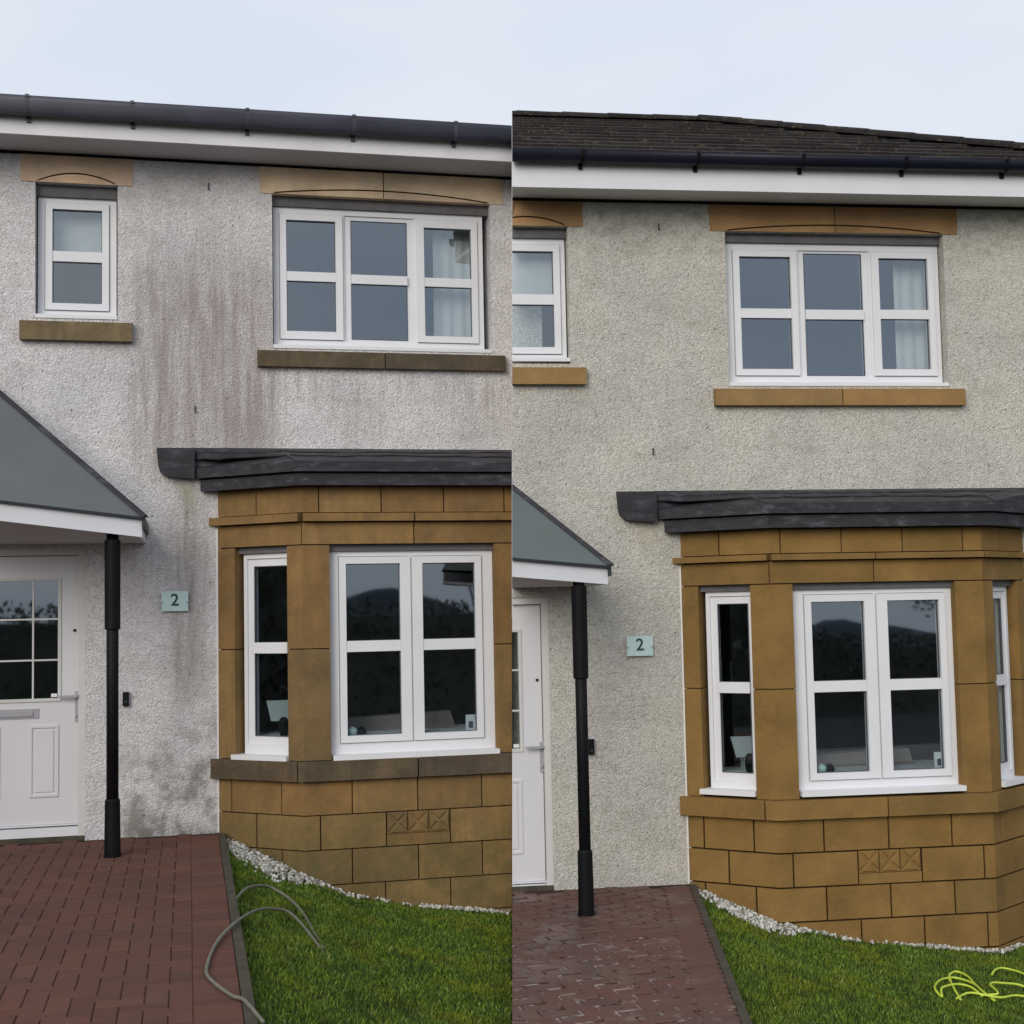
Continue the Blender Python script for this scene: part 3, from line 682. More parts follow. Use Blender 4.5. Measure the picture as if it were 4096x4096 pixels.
    def ridge(p, q, ln=.40):
        p, q = Vector(p), Vector(q); L = (q - p).length; k = max(1, int(L / ln)); d = (q - p) / k; dn = d.normalized(); sd_ = dn.cross(Vector((0, 0, 1))).normalized(); upv = sd_.cross(dn)
        for i in range(k):
            a_, b_ = p + d * i, p + d * (i + 1) + dn * .02; bm = nb(); vs = []
            for (c_, rr) in ((a_, .098), (b_, .090)):
                for j in range(9): 
                    an = math.pi * j / 8; vs.append(c_ + sd_ * rr * math.cos(an) + upv * rr * .72 * math.sin(an))
            quadfaces(bm, vs, [(j, j + 1, 10 + j, 9 + j) for j in range(8)] + [tuple(range(9)), tuple(range(17, 8, -1)), (0, 8, 17, 9)])
            obj('ridge_tile', bm, M['tile'], rf, H, smooth=False)
    if not dirty:
        ridge(V(-1.7, out_top, zr - .02), V(.95, out_top, zr - .02)); ridge(V(.95 + 3.0, out_top + 3.0, zr - 3.0 * tp - .0), V(.99, out_top + .04, zr - .02), .40)
    else: ridge(V(c['x0'] - .3, out_top, zr - .02), V(2.4, out_top, zr - .02))
    # ---- porch canopy
    T = c['tip']; Lf = c['pl']; ap = c['apex']   # (x,out,z bottom,z top) tip / left end, apex (x, z) on the wall
    bm = nb()
    hexa(bm, [V(T[0], T[1] - .02, T[2]), V(T[0], T[1], T[2]), V(Lf[0], Lf[1], Lf[2]), V(Lf[0], Lf[1] - .02, Lf[2]), V(T[0], T[1] - .02, T[3]), V(T[0], T[1], T[3]), V(Lf[0], Lf[1], Lf[3]), V(Lf[0], Lf[1] - .02, Lf[3])])
    hexa(bm, [V(T[0] - .02, T[1] - .021, T[2]), V(T[0], T[1] - .021, T[2]), V(T[0], 0.002, T[2] + .0), V(T[0] - .02, 0.002, T[2]), V(T[0] - .02, T[1] - .021, T[3]), V(T[0], T[1] - .021, T[3]), V(T[0], .002, T[3]), V(T[0] - .02, .002, T[3])])
    obj('porch_fascia', bm, M['fasciaC'], root, H)
    bm = nb(); quadfaces(bm, [V(T[0] - .02, T[1] - .03, T[2] + .012), V(Lf[0], Lf[1] - .03, Lf[2] + .012), V(Lf[0], .002, T[2] + .0), V(T[0] - .02, .002, T[2] + .0), V(T[0] - .02, T[1] - .03, T[2] + .03), V(Lf[0], Lf[1] - .03, Lf[2] + .03), V(Lf[0], .002, T[2] + .03), V(T[0] - .02, .002, T[2] + .03)], [(0, 1, 2, 3), (7, 6, 5, 4), (0, 4, 5, 1), (1, 5, 6, 2), (2, 6, 7, 3), (3, 7, 4, 0)])
    obj('porch_soffit', bm, M['soffitD'], root, H)
    ex = .022; t_ = V(T[0] + ex, T[1] + ex, T[3] + .018); l_ = V(Lf[0] - ex, Lf[1] + ex, Lf[3] + .018); A_ = V(ap[0], .004, ap[1]); w1 = V(T[0] + ex, .004, T[3] + .018); w2 = V(Lf[0] - ex, .004, T[3] + .05)
    dn = Vector((0, 0, -.03)); ctr = (w1 + w2) / 2 + dn
    bm = nb(); quadfaces(bm, [t_, l_, A_, w1, w2], [(0, 1, 2), (3, 0, 2), (1, 4, 2), (0, 3, 4, 1)]); obj('porch_roof', bm, M['porchD'] if dirty else M['porchC'], root, H)
    bm = nb(); hexa(bm, [V(T[0] + ex, T[1] + ex, T[3] + .0), V(T[0] + ex, T[1] + .001, T[3]), V(Lf[0], Lf[1] + .001, Lf[3]), V(Lf[0], Lf[1] + ex, Lf[3]), V(T[0] + ex, T[1] + ex, T[3] + .017), V(T[0] + ex, T[1] + .001, T[3] + .017), V(Lf[0], Lf[1] + .001, Lf[3] + .017), V(Lf[0], Lf[1] + ex, Lf[3] + .017)])
    hexa(bm, [V(T[0] + .002, T[1] + ex, T[3] - .05), V(T[0] + ex, T[1] + ex, T[3] - .05), V(T[0] + ex, .004, T[3] - .05), V(T[0] + .002, .004, T[3] - .05), V(T[0] + .002, T[1] + ex, T[3] + .016), V(T[0] + ex, T[1] + ex, T[3] + .016), V(T[0] + ex, .004, T[3] + .016), V(T[0] + .002, .004, T[3] + .016)])
    obj('porch_drip_trim', bm, M['trim'], root, H)
    d_ = (A_ - t_); sdv = d_.cross(Vector((0, 0, 1))).normalized(); nrm = sdv.cross(d_).normalized(); nrm = nrm if nrm.z > 0 else -nrm
    bm = nb(); r_ = .03; hexa(bm, [t_ + sdv * r_, t_ - sdv * r_, A_ - sdv * r_, A_ + sdv * r_] + [p + nrm * .016 for p in (t_ + sdv * r_ * .5, t_ - sdv * r_ * .5, A_ - sdv * r_ * .5, A_ + sdv * r_ * .5)])
    obj('porch_hip_strip', bm, M['lead'], root, H)
    px, po, pz = c['post']
    bm = nb(); lathe(bm, px, po, [(.040, pz[0]), (.040, pz[5])]); post = obj('porch_post', bm, M['black'], root, H, smooth=True)
    bm = nb(); lathe(bm, px, po, [(.044, pz[3]), (.052, pz[3] + .006), (.053, pz[4]), (.0405, pz[4] + .001)]); obj('post_sleeve', bm, M['black'], post, H)
    bm = nb(); lathe(bm, px, po, [(.053, pz[0]), (.054, pz[1]), (.050, pz[2] - .012), (.042, pz[2])]); lathe(bm, px, po, [(.058, pz[0] - .002), (.058, pz[0] + .015)]); obj('post_base', bm, M['black'], post, H)
    # ---- door
    dx0, dx1, dz0, dz1 = c['door']
    lx1, lz0 = c['leaf']; lx0 = lx1 - .90
    bm = nb(); box(bm, dx1 - .05, dx1, -.1, -.012, 0.02, dz1); box(bm, dx0, dx0 + .05, -.1, -.012, 0.02, dz1); box(bm, dx0 + .05, dx1 - .05, -.1, -.012, dz1 - .05, dz1)
    obj('door_frame', bm, M['doorf'], root, H, bev=.006)
    bm = nb(); box(bm, dx0, dx1, -.14, -.01, -.02, .03); obj('door_step', bm, M['edge'], root, H)
    bm = nb(); box(bm, dx0 + .05, dx1 - .05, -.10, -.02, .031, lz0 - .022); box(bm, dx0 + .05, dx1 - .05, -.09, -.03, lz0 - .012, lz0 - .002); obj('threshold', bm, M['upvc'], root, H, bev=.004)
    gx0, gx1, gz0, gz1 = c['dglass']
    pan = [(gx0 + .004, gx0 + .206, c['dpan'][0], c['dpan'][1]), (gx1 - .198, gx1 + .004, c['dpan'][0], c['dpan'][1])]
    bm = slab_with_holes(nb(), dx0 + .055, lx1, lz0, dz1 - .055, -.085, -.045, [(gx0, gx1, gz0, gz1)])
    door = obj('door', bm, M['doorw'], root, H, bev=.002)
    if door is not None:
        lab(door, 'white panelled front door')
        for (a, b_, z0, z1) in pan:
            bm = nb(); framebars(bm, FLAT, a, b_, z0, z1, .018, -.05, -.036); obj('door_panel', bm, M['doorw'], door, H, bev=.006)
            bm = nb(); box(bm, a + .035, b_ - .035, -.05, -.038, z0 + .035, z1 - .035); obj('door_panel', bm, M['doorw'], door, H, bev=.008)
        bm = nb(); framebars(bm, FLAT, gx0 - .02, gx1 + .02, gz0 - .02, gz1 + .02, .022, -.08, -.036)
        for x in (gx0 + (gx1 - gx0) * .29, gx0 + (gx1 - gx0) * .71): box(bm, x - .006, x + .006, -.07, -.045, gz0, gz1)
        for z in c['dbars']: box(bm, gx0, gx1, -.0705, -.0455, z - .006, z + .006)
        obj('glazing_frame', bm, M['doorf'], door, H)
        bm = nb(); box(bm, gx0, gx1, -.062, -.056, gz0, gz1); obj('pane', bm, M['glass'], door, H)
        hx = c['hx']; hz0, hz1 = c['hz']
        bm = nb(); box(bm, hx - .014, hx + .014, -.045, -.035, hz0, hz1); box(bm, hx - .01, hx + .01, -.036, .0, hz1 - .045, hz1 - .025); box(bm, hx - .125, hx + .008, -.012, 0.003, hz1 - .043, hz1 - .027); lathe(bm, hx, -.03, [(.011, hz0 + .035), (.011, hz0 + .055)], 10)
        obj('door_handle', bm, M['metal'], door, H, bev=.002)
        bm = nb(); poly = [(c['spy'][0] + .011 * math.cos(t), c['spy'][1] + .011 * math.sin(t)) for t in [i * math.pi / 6 for i in range(12)]]; poly_xz(bm, poly, -.046, -.038); obj('spyhole', bm, M['black'], door, H)
        mc = (gx0 + gx1) / 2
        bm = nb(); box(bm, mc - .17, mc + .17, -.046, -.038, c['mz'][0], c['mz'][1]); box(bm, mc - .13, mc + .13, -.039, -.03, c['mz'][0] + .016, c['mz'][1] - .016); obj('letter_plate', bm, M['metal'], door, H, bev=.003)
        bm = nb(); box(bm, gx1 - .05, gx1 - .008, -.0555, -.0545, gz0 + .01, gz0 + .035); obj('door_sticker', bm, M['upvc'], door, H)
    # ---- small things fixed to the wall
    px0, px1, pz0, pz1 = c['plate']
    bm = nb(); box(bm, px0, px1, .022, .030, pz0, pz1); plate = obj('number_plate', bm, M['plate'], root, H, bev=.002)
    bm = nb()
    for xx in (px0 + .008, px1 - .008): box(bm, xx - .005, xx + .005, 0, .0215, (pz0 + pz1) / 2 - .014, (pz0 + pz1) / 2 - .002); box(bm, xx - .006, xx + .006, .0301, .034, (pz0 + pz1) / 2 - .016, (pz0 + pz1) / 2 - .002)
    obj('plate_fixing', bm, M['metal'], plate, H)
    fc = bpy.data.curves.new('digit', 'FONT'); fc.body = '2'; fc.size = .125; fc.extrude = .0012; fc.align_x = 'CENTER'; fc.align_y = 'CENTER'; fc.offset = .0018
    fo = bpy.data.objects.new('digit', fc); COL.objects.link(fo); bpy.context.view_layer.update()
    me = bpy.data.meshes.new_from_object(fo.evaluated_get(bpy.context.evaluated_depsgraph_get())); bpy.data.objects.remove(fo)
    me.transform(Matrix.Translation(V((px0 + px1) / 2, .0315, (pz0 + pz1) / 2 + .006)) @ Matrix.Rotation(R(90), 4, 'X')); me.materials.clear(); me.materials.append(M['ink'])
    no = bpy.data.objects.new('number', me); COL.objects.link(no); no.parent = plate
    bx, bz0, bz1 = c['bell']
    bm = nb(); box(bm, bx - .022, bx + .022, 0, .03, bz0, bz1); bell = obj('doorbell', bm, M['black'], root, H, bev=.006)
    bm = nb(); poly = [(bx + .011 * math.cos(i * math.pi / 6), bz0 + .03 + .011 * math.sin(i * math.pi / 6)) for i in range(12)]; poly_xz(bm, poly, .0295, .033); obj('bell_button', bm, M['trim'], bell, H)
    for hx, hz in c['hooks']:
        bm = nb(); box(bm, hx - .0035, hx + .0035, 0, .014, hz - .026, hz + .026); box(bm, hx - .004, hx + .004, .018, .03, hz - .028, hz - .018); obj('wall_hook', bm, M['trim'], root, H)
    # ---- rooms behind the windows
    def room(x0, x1, z0, z1, o0, o1, m, holes):
        bm = slab_with_holes(nb(), x0, x1, z0, z1, o0 - .02, o0, holes)
        for q in ((x0, x1, o1, o1 + .02, z0, z1), (x0, x0 + .02, o1 + .02, o0 - .02, z0, z1), (x1 - .02, x1, o1 + .02, o0 - .02, z0, z1), (x0 + .02, x1 - .02, o1 + .02, o0 - .02, z0, z0 + .02), (x0 + .02, x1 - .02, o1 + .02, o0 - .02, z1 - .02, z1)): box(bm, *q)
        obj('room_wall', bm, m, root, H)
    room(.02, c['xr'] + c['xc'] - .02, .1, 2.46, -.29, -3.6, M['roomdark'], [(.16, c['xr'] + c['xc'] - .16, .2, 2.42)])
    room(c['bo'][0] - .5, c['bo'][1] + .5, 2.9, 5.05, -.29, -3.4, M['room'], [c['bo']])
    room(c['so'][0] - .5, c['so'][1] + .4, 2.9, 5.05, -.29, -2.4, M['room'], [c['so']])
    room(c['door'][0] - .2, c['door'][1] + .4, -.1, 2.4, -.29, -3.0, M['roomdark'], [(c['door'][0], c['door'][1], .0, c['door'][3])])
    bm = nb(); prism(bm, [(.16, -.27), (.16, -.2), (c['xc'] + .06, c['b'] - .16), (c['xr'] - .06, c['b'] - .16), (c['xr'] + c['xc'] - .16, -.2), (c['xr'] + c['xc'] - .16, -.27)], c['fz'][0] - .05, c['fz'][0] - .005); obj('inner_sill', bm, M['upvc'], root, H)
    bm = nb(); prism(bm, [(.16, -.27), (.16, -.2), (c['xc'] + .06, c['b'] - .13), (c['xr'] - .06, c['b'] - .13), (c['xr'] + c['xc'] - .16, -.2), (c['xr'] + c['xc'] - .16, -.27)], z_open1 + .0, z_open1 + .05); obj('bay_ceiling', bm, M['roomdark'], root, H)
    return root, B

def curtain(H, x0, x1, z0, z1, o, mat, name, label, cat='curtain', amp=.018, per=.075, ang=0.0):
    bm = nb(); n = max(6, int((x1 - x0) / per * 8)); A = []
    for i in range(n + 1):
        x = x0 + (x1 - x0) * i / n; y = o + amp * math.sin(2 * math.pi * (x - x0) / per) + (x - x0) * ang
        A.append((x, y))
    vs = [V(x, y, z) for z in (z0, z1) for x, y in A] + [V(x, y - .004, z) for z in (z0, z1) for x, y in A]; n += 1
    f = []
    for i in range(n - 1): f += [(i, i + 1, n + i + 1, n + i), (2 * n + i, 3 * n + i, 3 * n + i + 1, 2 * n + i + 1), (n + i, n + i + 1, 3 * n + i + 1, 3 * n + i), (i, 2 * n + i, 2 * n + i + 1, i + 1)]
    f += [(0, n, 3 * n, 2 * n), (n - 1, 3 * n - 1, 4 * n - 1, 2 * n - 1)]
    quadfaces(bm, vs, f); return prop(obj(name, bm, mat, None, H, smooth=False), label, cat)

CL = dict(dirty=True, chipw=.85, chipn=1250, label='weathered stained pebbledash house with dirty grey stone sills, on the left',
    walllabel='streaked and stained pebbledash wall', baylabel='weathered sandstone bay wall with dark sill course',
    x0=-3.3, x1=2.9, ztop=5.3, xc=.587, xr=2.216, b=.483,
    bo=(.42, 2.141, 3.637, 4.845), so=(-1.315, -.727, 3.82, 4.845), door=(-1.99, -.955, 0, 2.115),
    ssb=.395, sst=.545, open=(.57, 2.102), tl=(.2, .822), fo=(.784, 2.014), ln=(-.345, -.095, .152), 
    r1=((.148, .739), (.93, 1.409, 1.887, 2.36)), r2=((.445,), (.70, 1.176, 1.648, 2.12)), r3=((.148, .739), (.926, 1.408, 1.884, 2.36)), r4=((.445,), (.70, 1.164, 1.643, 2.12)),
    carv=(1.176, 1.648), sillj=((.97,), (1.409, 2.25)), pj=1.347, cor=(2.268, 2.335), linj=(1.409,), frj=((.464,), (.71, 1.169, 1.638, 2.10, 2.57)), ftop=2.53,
    fz=(.705, 1.315, 1.395, 1.962), q=(.909, 1.31, 1.478, 1.877), wsill=(.535, .575), wtop=2.055,
    roofz=(2.53, 2.615, 2.70, 0), roofwall=2.848, kx=(-.444, -.2),
    big=dict(wz=(3.665, 4.765), rgap=.035, lights=[(.531, .913, 3.788, 4.185, 4.258, 4.664, True), (1.034, 1.48, 3.738, 4.178, 4.25, 4.686, False), (1.615, 1.998, 3.776, 4.176, 4.246, 4.65, True)], label='wide three-light upstairs window with a curtain at its right',
        lint=(.325, 2.248, 4.843, 5.066), rise=.055, sill=(.30, 2.235, 3.487, 3.612), sj=1.275),
    small=dict(wz=(3.85, 4.755), rgap=0, lights=[(-1.2, -.843, 3.952, 4.27, 4.348, 4.667, True)], label='narrow upstairs window above the porch with a pale blind',
        lint=(-1.42, -.617, 4.845, 5.058), rise=.07, sill=(-1.417, -.621, 3.65, 3.793), sj=0),
    eav=(5.065, 5.2, .40, 5.072), gr=.055, gh=.128, gz=5.308, brk=(-1.32, -.6, .216, 1.0, 1.775), pitch=17, rz=5.27,
    tip=(-.526, .86, 2.146, 2.262), pl=(-2.0, 1.22, 2.315, 2.43), apex=(-1.728, 3.408), post=(-.722, .80, (.0, .03, .385, 1.52, 2.13, 2.17)),
    leaf=(-1.002, .118), dglass=(-1.753, -1.147, 1.022, 1.884), dpan=(.316, .83), dbars=(1.302, 1.6), hx=-1.014, hz=(.85, 1.07), spy=(-1.032, 1.514), mz=(.883, .953),
    plate=(-.413, -.221, 1.64, 1.787), bell=(-.668, .955, 1.055), hooks=((-.06, 4.872), (-.165, 3.156)))
CR = dict(dirty=False, chipw=.55, chipn=900, label='freshly cleaned pebbledash house with ochre stone and dark tiled roof, on the right',
    walllabel='clean cream pebbledash wall', baylabel='clean ochre sandstone bay wall',
    x0=-1.9, x1=4.0, ztop=5.35, xc=.551, xr=2.183, b=.423,
    bo=(.421, 2.185, 3.72, 4.92), so=(-1.42, -.807, 3.885, 4.935), door=(-2.05, -1.018, 0, 2.135),
    ssb=.50, sst=.645, open=(.668, 2.196), tl=(.19, .778), fo=(.718, 1.962), ln=(-.225, .018, .262),
    r1=((.178, .735), (.89, 1.378, 1.86, 2.30)), r2=((.45,), (.655, 1.14, 1.622, 2.10)), r3=((.178, .742), (.896, 1.378, 1.865, 2.30)), r4=((.45,), (.655, 1.147, 1.624, 2.106)),
    carv=(1.14, 1.622), sillj=((.89,), (1.363,)), pj=1.435, cor=(2.363, 2.415), linj=(1.34,), frj=((.442,), (.637, 1.10, 1.568, 2.037, 2.48)), ftop=2.597,
    fz=(.815, 1.40, 1.48, 2.06), q=(.876, 1.282, 1.459, 1.86), wsill=(.662, .70), wtop=2.15,
    roofz=(2.60, 2.69, 2.775, 0), roofwall=2.903, kx=(-.483, -.22),
    big=dict(wz=(3.745, 4.85), rgap=.0, lights=[(.55, .96, 3.862, 4.262, 4.336, 4.744, True), (1.074, 1.545, 3.815, 4.255, 4.331, 4.78, False), (1.677, 2.08, 3.863, 4.262, 4.335, 4.744, True)], label='wide three-light upstairs window with a curtain at its right',
        lint=(.303, 2.304, 4.92, 5.125), rise=.052, sill=(.293, 2.291, 3.562, 3.69), sj=1.297),
    small=dict(wz=(3.93, 4.86), rgap=0, lights=[(-1.30, -.91, 4.024, 4.352, 4.43, 4.762, True)], label='narrow upstairs window above the porch with a pale blind',
        lint=(-1.52, -.69, 4.935, 5.15), rise=.065, sill=(-1.51, -.697, 3.722, 3.85), sj=0),
    eav=(5.116, 5.28, .38, 5.15), gr=.055, gh=.082, gz=5.364, brk=(-.769, .094, .894, 1.692, 2.493), pitch=24.3, rz=5.395,
    tip=(-.733, .85, 2.208, 2.315), pl=(-2.1, 1.25, 2.325, 2.435), apex=(-1.54, 3.176), post=(-.938, .86, (.0, .03, .43, 1.572, 2.2, 2.25)),
    leaf=(-1.074, .06), dglass=(-1.86, -1.24, 1.022, 1.884), dpan=(.262, .797), dbars=(1.302, 1.6), hx=-1.082, hz=(.849, 1.068), spy=(-1.106, 1.524), mz=(.883, .953),
    plate=(-.437, -.238, 1.685, 1.832), bell=(-.722, .97, 1.083), hooks=((-.1, 4.944), (-.191, 3.217)))
CL['house'] = build_house(HL, CL); CR['house'] = build_house(HR, CR)
# the right-hand house stands forward: its side wall closes the step between the two
bm = nb()
def wbox(bm, x0, x1, y0, y1, z0, z1):
    quadfaces(bm, [Vector((x, y, z)) for x in (x0, x1) for y in (y0, y1) for z in (z0, z1)], BOXF); return bm
inv = HR.M.inverted()
hit = HR.M @ V(-1.274, 0, 0)
wbox(bm, -.3, .26, hit.y + .29, hit.y + 6.0, -1.2, 4.9)
for v in bm.verts: v.co = inv @ v.co
lab(obj('side_wall', bm, M['dashC'], CR['house'][0], HR), 'side wall between the two houses')
bm = nb(); wbox(bm, -.24, .3, 11.1, 16.4, -1.2, 5.1)
invL = HL.M.inverted()
for v in bm.verts: v.co = invL @ v.co
lab(obj('side_wall', bm, M['dashD'], CL['house'][0], HL), 'side wall between the two houses')

# ------------------------------------------------------------------ things seen through the windows
def curtains_for(H, c, side):
    bx = c['big']['lights'][2]; a, b = (bx[0] + .10, bx[1] + .12) if side == 'left' else (bx[0] + .19, bx[1] + .12)
    curtain(H, a, b, 3.72, 4.84, -.24, M['curtain'], 'curtain', 'pale curtain drawn at the right end of the %s house\'s wide upstairs window' % side, amp=.007, per=.10)
    sm = c['small']['lights'][0]
    curtain(H, sm[0] - .04, sm[1] + .04, sm[4] - .03, sm[5] + .05, -.21, M['curtain'], 'roller_blind', 'pale blind half lowered in the %s house\'s narrow upstairs window' % side, 'blind', .0015, .3)
    curtain(H, .20, .30, c['fz'][0], c['open'][1], -.10, M['curtaing'], 'curtain', 'grey curtain gathered at the left of the %s house\'s bay window' % side, amp=.014, per=.04, ang=.6)
curtains_for(HL, CL, 'left'); curtains_for(HR, CR, 'right')
def sill_things(H, c, side, pos):
    top = c['fz'][0] - .004
    (px, po), (dx, do), (hx, ho) = pos
    bm = nb(); lathe(bm, px, po, [(.022, top), (.034, top + .012), (.038, top + .035), (.030, top + .052), (.018, top + .056)], 16)
    pot = obj('candle_pot', bm, M['plate'], None, H, smooth=True); prop(pot, 'small pale aqua pot in the lower left corner of the %s house\'s bay window' % side, 'pot')
    bm = nb(); lathe(bm, px, po, [(.014, top + .057), (.012, top + .062)], 10); obj('wax', bm, M['upvc'], pot, None)
    bm = nb(); lathe(bm, px + .07, po - .03, [(.03, top), (.04, top + .02), (.028, top + .045), (.012, top + .06)], 14)
    prop(obj('dark_ornament', bm, M['black'], None, H, smooth=True), 'dark squat ornament beside the pale pot in the %s house\'s bay window' % side, 'ornament')
    bm = nb(); box(bm, dx - .036, dx + .036, do - .016, do, top, top + .118); dv = obj('desk_display', bm, M['upvc'], None, H, bev=.005); prop(dv, 'white gadget with small grey screen inside the %s house\'s bay window' % side, 'gadget')
    bm = nb(); box(bm, dx - .017, dx + .017, do + .0005, do + .003, top + .02, top + .07); obj('screen', bm, M['upvcline'], dv, None)
    bm = nb(); box(bm, dx - .03, dx + .03, do - .05, do - .0165, top, top + .012); obj('stand', bm, M['upvc'], dv, None)
    # pale panel leaning in the side light with a dark rounded thing before it
    z0 = top + .11; F0 = lambda x, z, o: V(x + (z - z0) * -.14, o - (z - z0) * .25, z)
    bm = nb(); hexa(bm, [F0(hx - .045, z0, ho), F0(hx + .13, z0, ho), F0(hx + .13, z0, ho - .008), F0(hx - .045, z0, ho - .008), F0(hx - .055, z0 + .15, ho), F0(hx + .13, z0 + .15, ho), F0(hx + .13, z0 + .15, ho - .008), F0(hx - .055, z0 + .15, ho - .008)])
    box(bm, hx + .02, hx + .04, ho - .12, ho - .02, top, z0 + .02)
    prop(obj('picture_frame', bm, M['frame'], None, H, bev=.002), 'pale blank picture frame in the side light of the %s house\'s bay' % side, 'picture frame')
    bm = nb(); lathe(bm, hx + .045, ho + .04, [(.022, top), (.035, top + .03), (.04, top + .08), (.034, top + .12), (.016, top + .14)], 14)
    prop(obj('dark_vase', bm, M['black'], None, H, smooth=True), 'dark rounded vase before the pale frame in the %s house\'s bay' % side, 'vase')
sill_things(HL, CL, 'left', ((.955, .33), (1.845, .33), (.42, .13)))
sill_things(HR, CR, 'right', ((.942, .28), (1.852, .28), (.40, .10)))
def sofa(H, side, x0, x1, o, z):
    root = empty('sofa', H); prop(root, 'taupe sofa standing inside the %s house\'s bay window, its low back to the glass' % side, 'sofa')
    bm = nb(); hexa(bm, [V(x0, o - .16, .12), V(x1, o - .16, .12), V(x1, o, .12), V(x0, o, .12), V(x0 + .02, o - .14, z), V(x1 - .25, o - .14, z + .03), V(x1 - .25, o, z + .03), V(x0 + .02, o, z)])
    obj('backrest', bm, M['sofa'], root, H, bev=.05)
    bm = nb(); box(bm, x0 + .02, x1 - .02, o - .85, o - .17, .12, .45); obj('seat', bm, M['sofa'], root, H, bev=.04)
    for a in (x0, x1 - .16):
        bm = nb(); box(bm, a, a + .16, o - .85, o - .165, .12, .62); obj('arm', bm, M['sofa'], root, H, bev=.05)
sofa(HL, 'left', .92, 2.0, .0, .80); sofa(HR, 'right', .92, 2.0, -.03, .90)

# ------------------------------------------------------------------ ground
def gL(x): return np.interp(x, [-5, -.02, 0, .58, .87, 1.34, 2.03, 2.8], [-.02, -.02, -.03, -.275, -.42, -.53, -.63, -.70])
def gR(x): return np.interp(x, [-5, -.02, 0, .504, .665, 1.158, 1.771, 2.225, 3.2, 5], [-.02, -.02, -.03, -.202, -.246, -.376, -.453, -.509, -.56, -.6])
KL, KR = 0.0, .183        # skew of the drive's edge (x moves left by K per metre out)
OUTMAX = 7.6
def drive(H, c, K, x_left, mats, side, vis, nm):
    bm = nb()
    pl = [(x_left, -.02), (0, -.02), (-K * OUTMAX, OUTMAX), (x_left - .4, OUTMAX)]
    prism(bm, pl, -.9, -.006)
    dr = obj('driveway', bm, mats[1], None, H); prop(dr, kind='structure')
    Mk = Matrix(((1, K, 0, 0), (0, 1, 0, 0), (0, 0, 1, 0), (0, 0, 0, 1)))   # row direction follows the edge
    ang = math.atan(K)
    ex = Vector((math.cos(ang), -math.sin(ang) * 0 , 0))
    u = .1; cells = []
    def toloc(uu, vv): # drive coordinates: uu leftwards-negative, vv outwards along the edge
        return (uu * math.cos(ang) - vv * math.sin(ang) - 0.0, vv * math.cos(ang) + uu * math.sin(ang) * 1.0)
    for a in range(-34, 0):
        for b in range(-6, 78):
            t = (a - b) % 4
            if t == 0: cells.append((a + 1, b + .5, 1))
            elif t == 3: cells.append((a + .5, b + 1, 0))
    halves = [(-1 + .5, b + .5) for b in range(-6, 78) if (-1 - b) % 4 == 0]
    br = [(-.205 + cu * u, cv * u, hz) for cu, cv, hz in cells if cu * u + (.1 if hz else .05) <= .001]
    br += [(-.205 + cu * u, cv * u, 2) for cu, cv in halves] + [(-.108, (i + .5) * u, 1) for i in range(-3, 76)]
    meshes = {}
    def paver_mesh(hz, k):
        if (hz, k) not in meshes:
            hw, hl = ((.0482, .0982), (.0982, .0482), (.0482, .0482))[hz]; bmm = bmesh.new(); cb = .004
            vs = [Vector((sx * hw, sy * hl, -.05)) for sx, sy in ((-1, -1), (1, -1), (1, 1), (-1, 1))] + [Vector((sx * hw, sy * hl, -cb)) for sx, sy in ((-1, -1), (1, -1), (1, 1), (-1, 1))] + [Vector((sx * (hw - cb), sy * (hl - cb), 0)) for sx, sy in ((-1, -1), (1, -1), (1, 1), (-1, 1))]
            f = [(8, 9, 10, 11)] + [(i, (i + 1) % 4, 4 + (i + 1) % 4, 4 + i) for i in range(4)] + [(4 + i, 4 + (i + 1) % 4, 8 + (i + 1) % 4, 8 + i) for i in range(4)]
            quadfaces(bmm, vs, f); me = bpy.data.meshes.new('brick'); bmm.to_mesh(me); bmm.free(); me.materials.append(mats[0]); meshes[(hz, k)] = me
        return meshes[(hz, k)]
    items = []
    for cu, cv, hz in br:
        x, o = toloc(cu, cv); wx = (H.M @ V(x, o, 0)); 
        if o < .06 or o > OUTMAX - .1 or x < x_left - .2: continue
        if side_of(wx) * H.side < .11: 
            if H.side > 0 and side_of(wx) > -.13: items.append((9e9, x, o, hz, True))
            continue
        p = cam.matrix_world.inverted() @ wx; ndx = -p.x / p.z * 5500; ndy = -p.y / p.z * 5500
        inv_ = abs(ndx) < 2100 and abs(ndy) < 2110
        items.append((wx.length if inv_ else 1e6 + wx.length, x, o, hz, False))
    items.sort(key=lambda q: q[0]); cut_bm = nb()
    for k, (dist, x, o, hz, cut) in enumerate(items):
        h = random.uniform(-.0012, .0012)
        if k < 298 and not cut:
            ob = bpy.data.objects.new('brick', paver_mesh(hz, 0)); COL.objects.link(ob); ob.parent = dr
            ob.location = V(x, o, h); ob.rotation_euler = (random.uniform(-.006, .006), random.uniform(-.006, .006), ang)
        else:
            hw, hl = ((.0482, .0982), (.0982, .0482), (.0482, .0482))[hz]; T_ = Matrix.Translation(V(x, o, h)) @ Matrix.Rotation(ang, 4, 'Z')
            vs = [T_ @ Vector((sx * hw, sy * hl, z)) for z in (-.05, 0) for sx, sy in ((-1, -1), (1, -1), (1, 1), (-1, 1))]
            quadfaces(cut_bm, vs, [(0, 1, 2, 3), (7, 6, 5, 4)] + [(i, (i + 1) % 4, 4 + (i + 1) % 4, 4 + i) for i in range(4)])
    rest = obj('outer_bricks', cut_bm, mats[0], dr, H)
    if rest is not None: rest['kind'] = 'stuff'
    # edging stones along the lawn
    o = .05
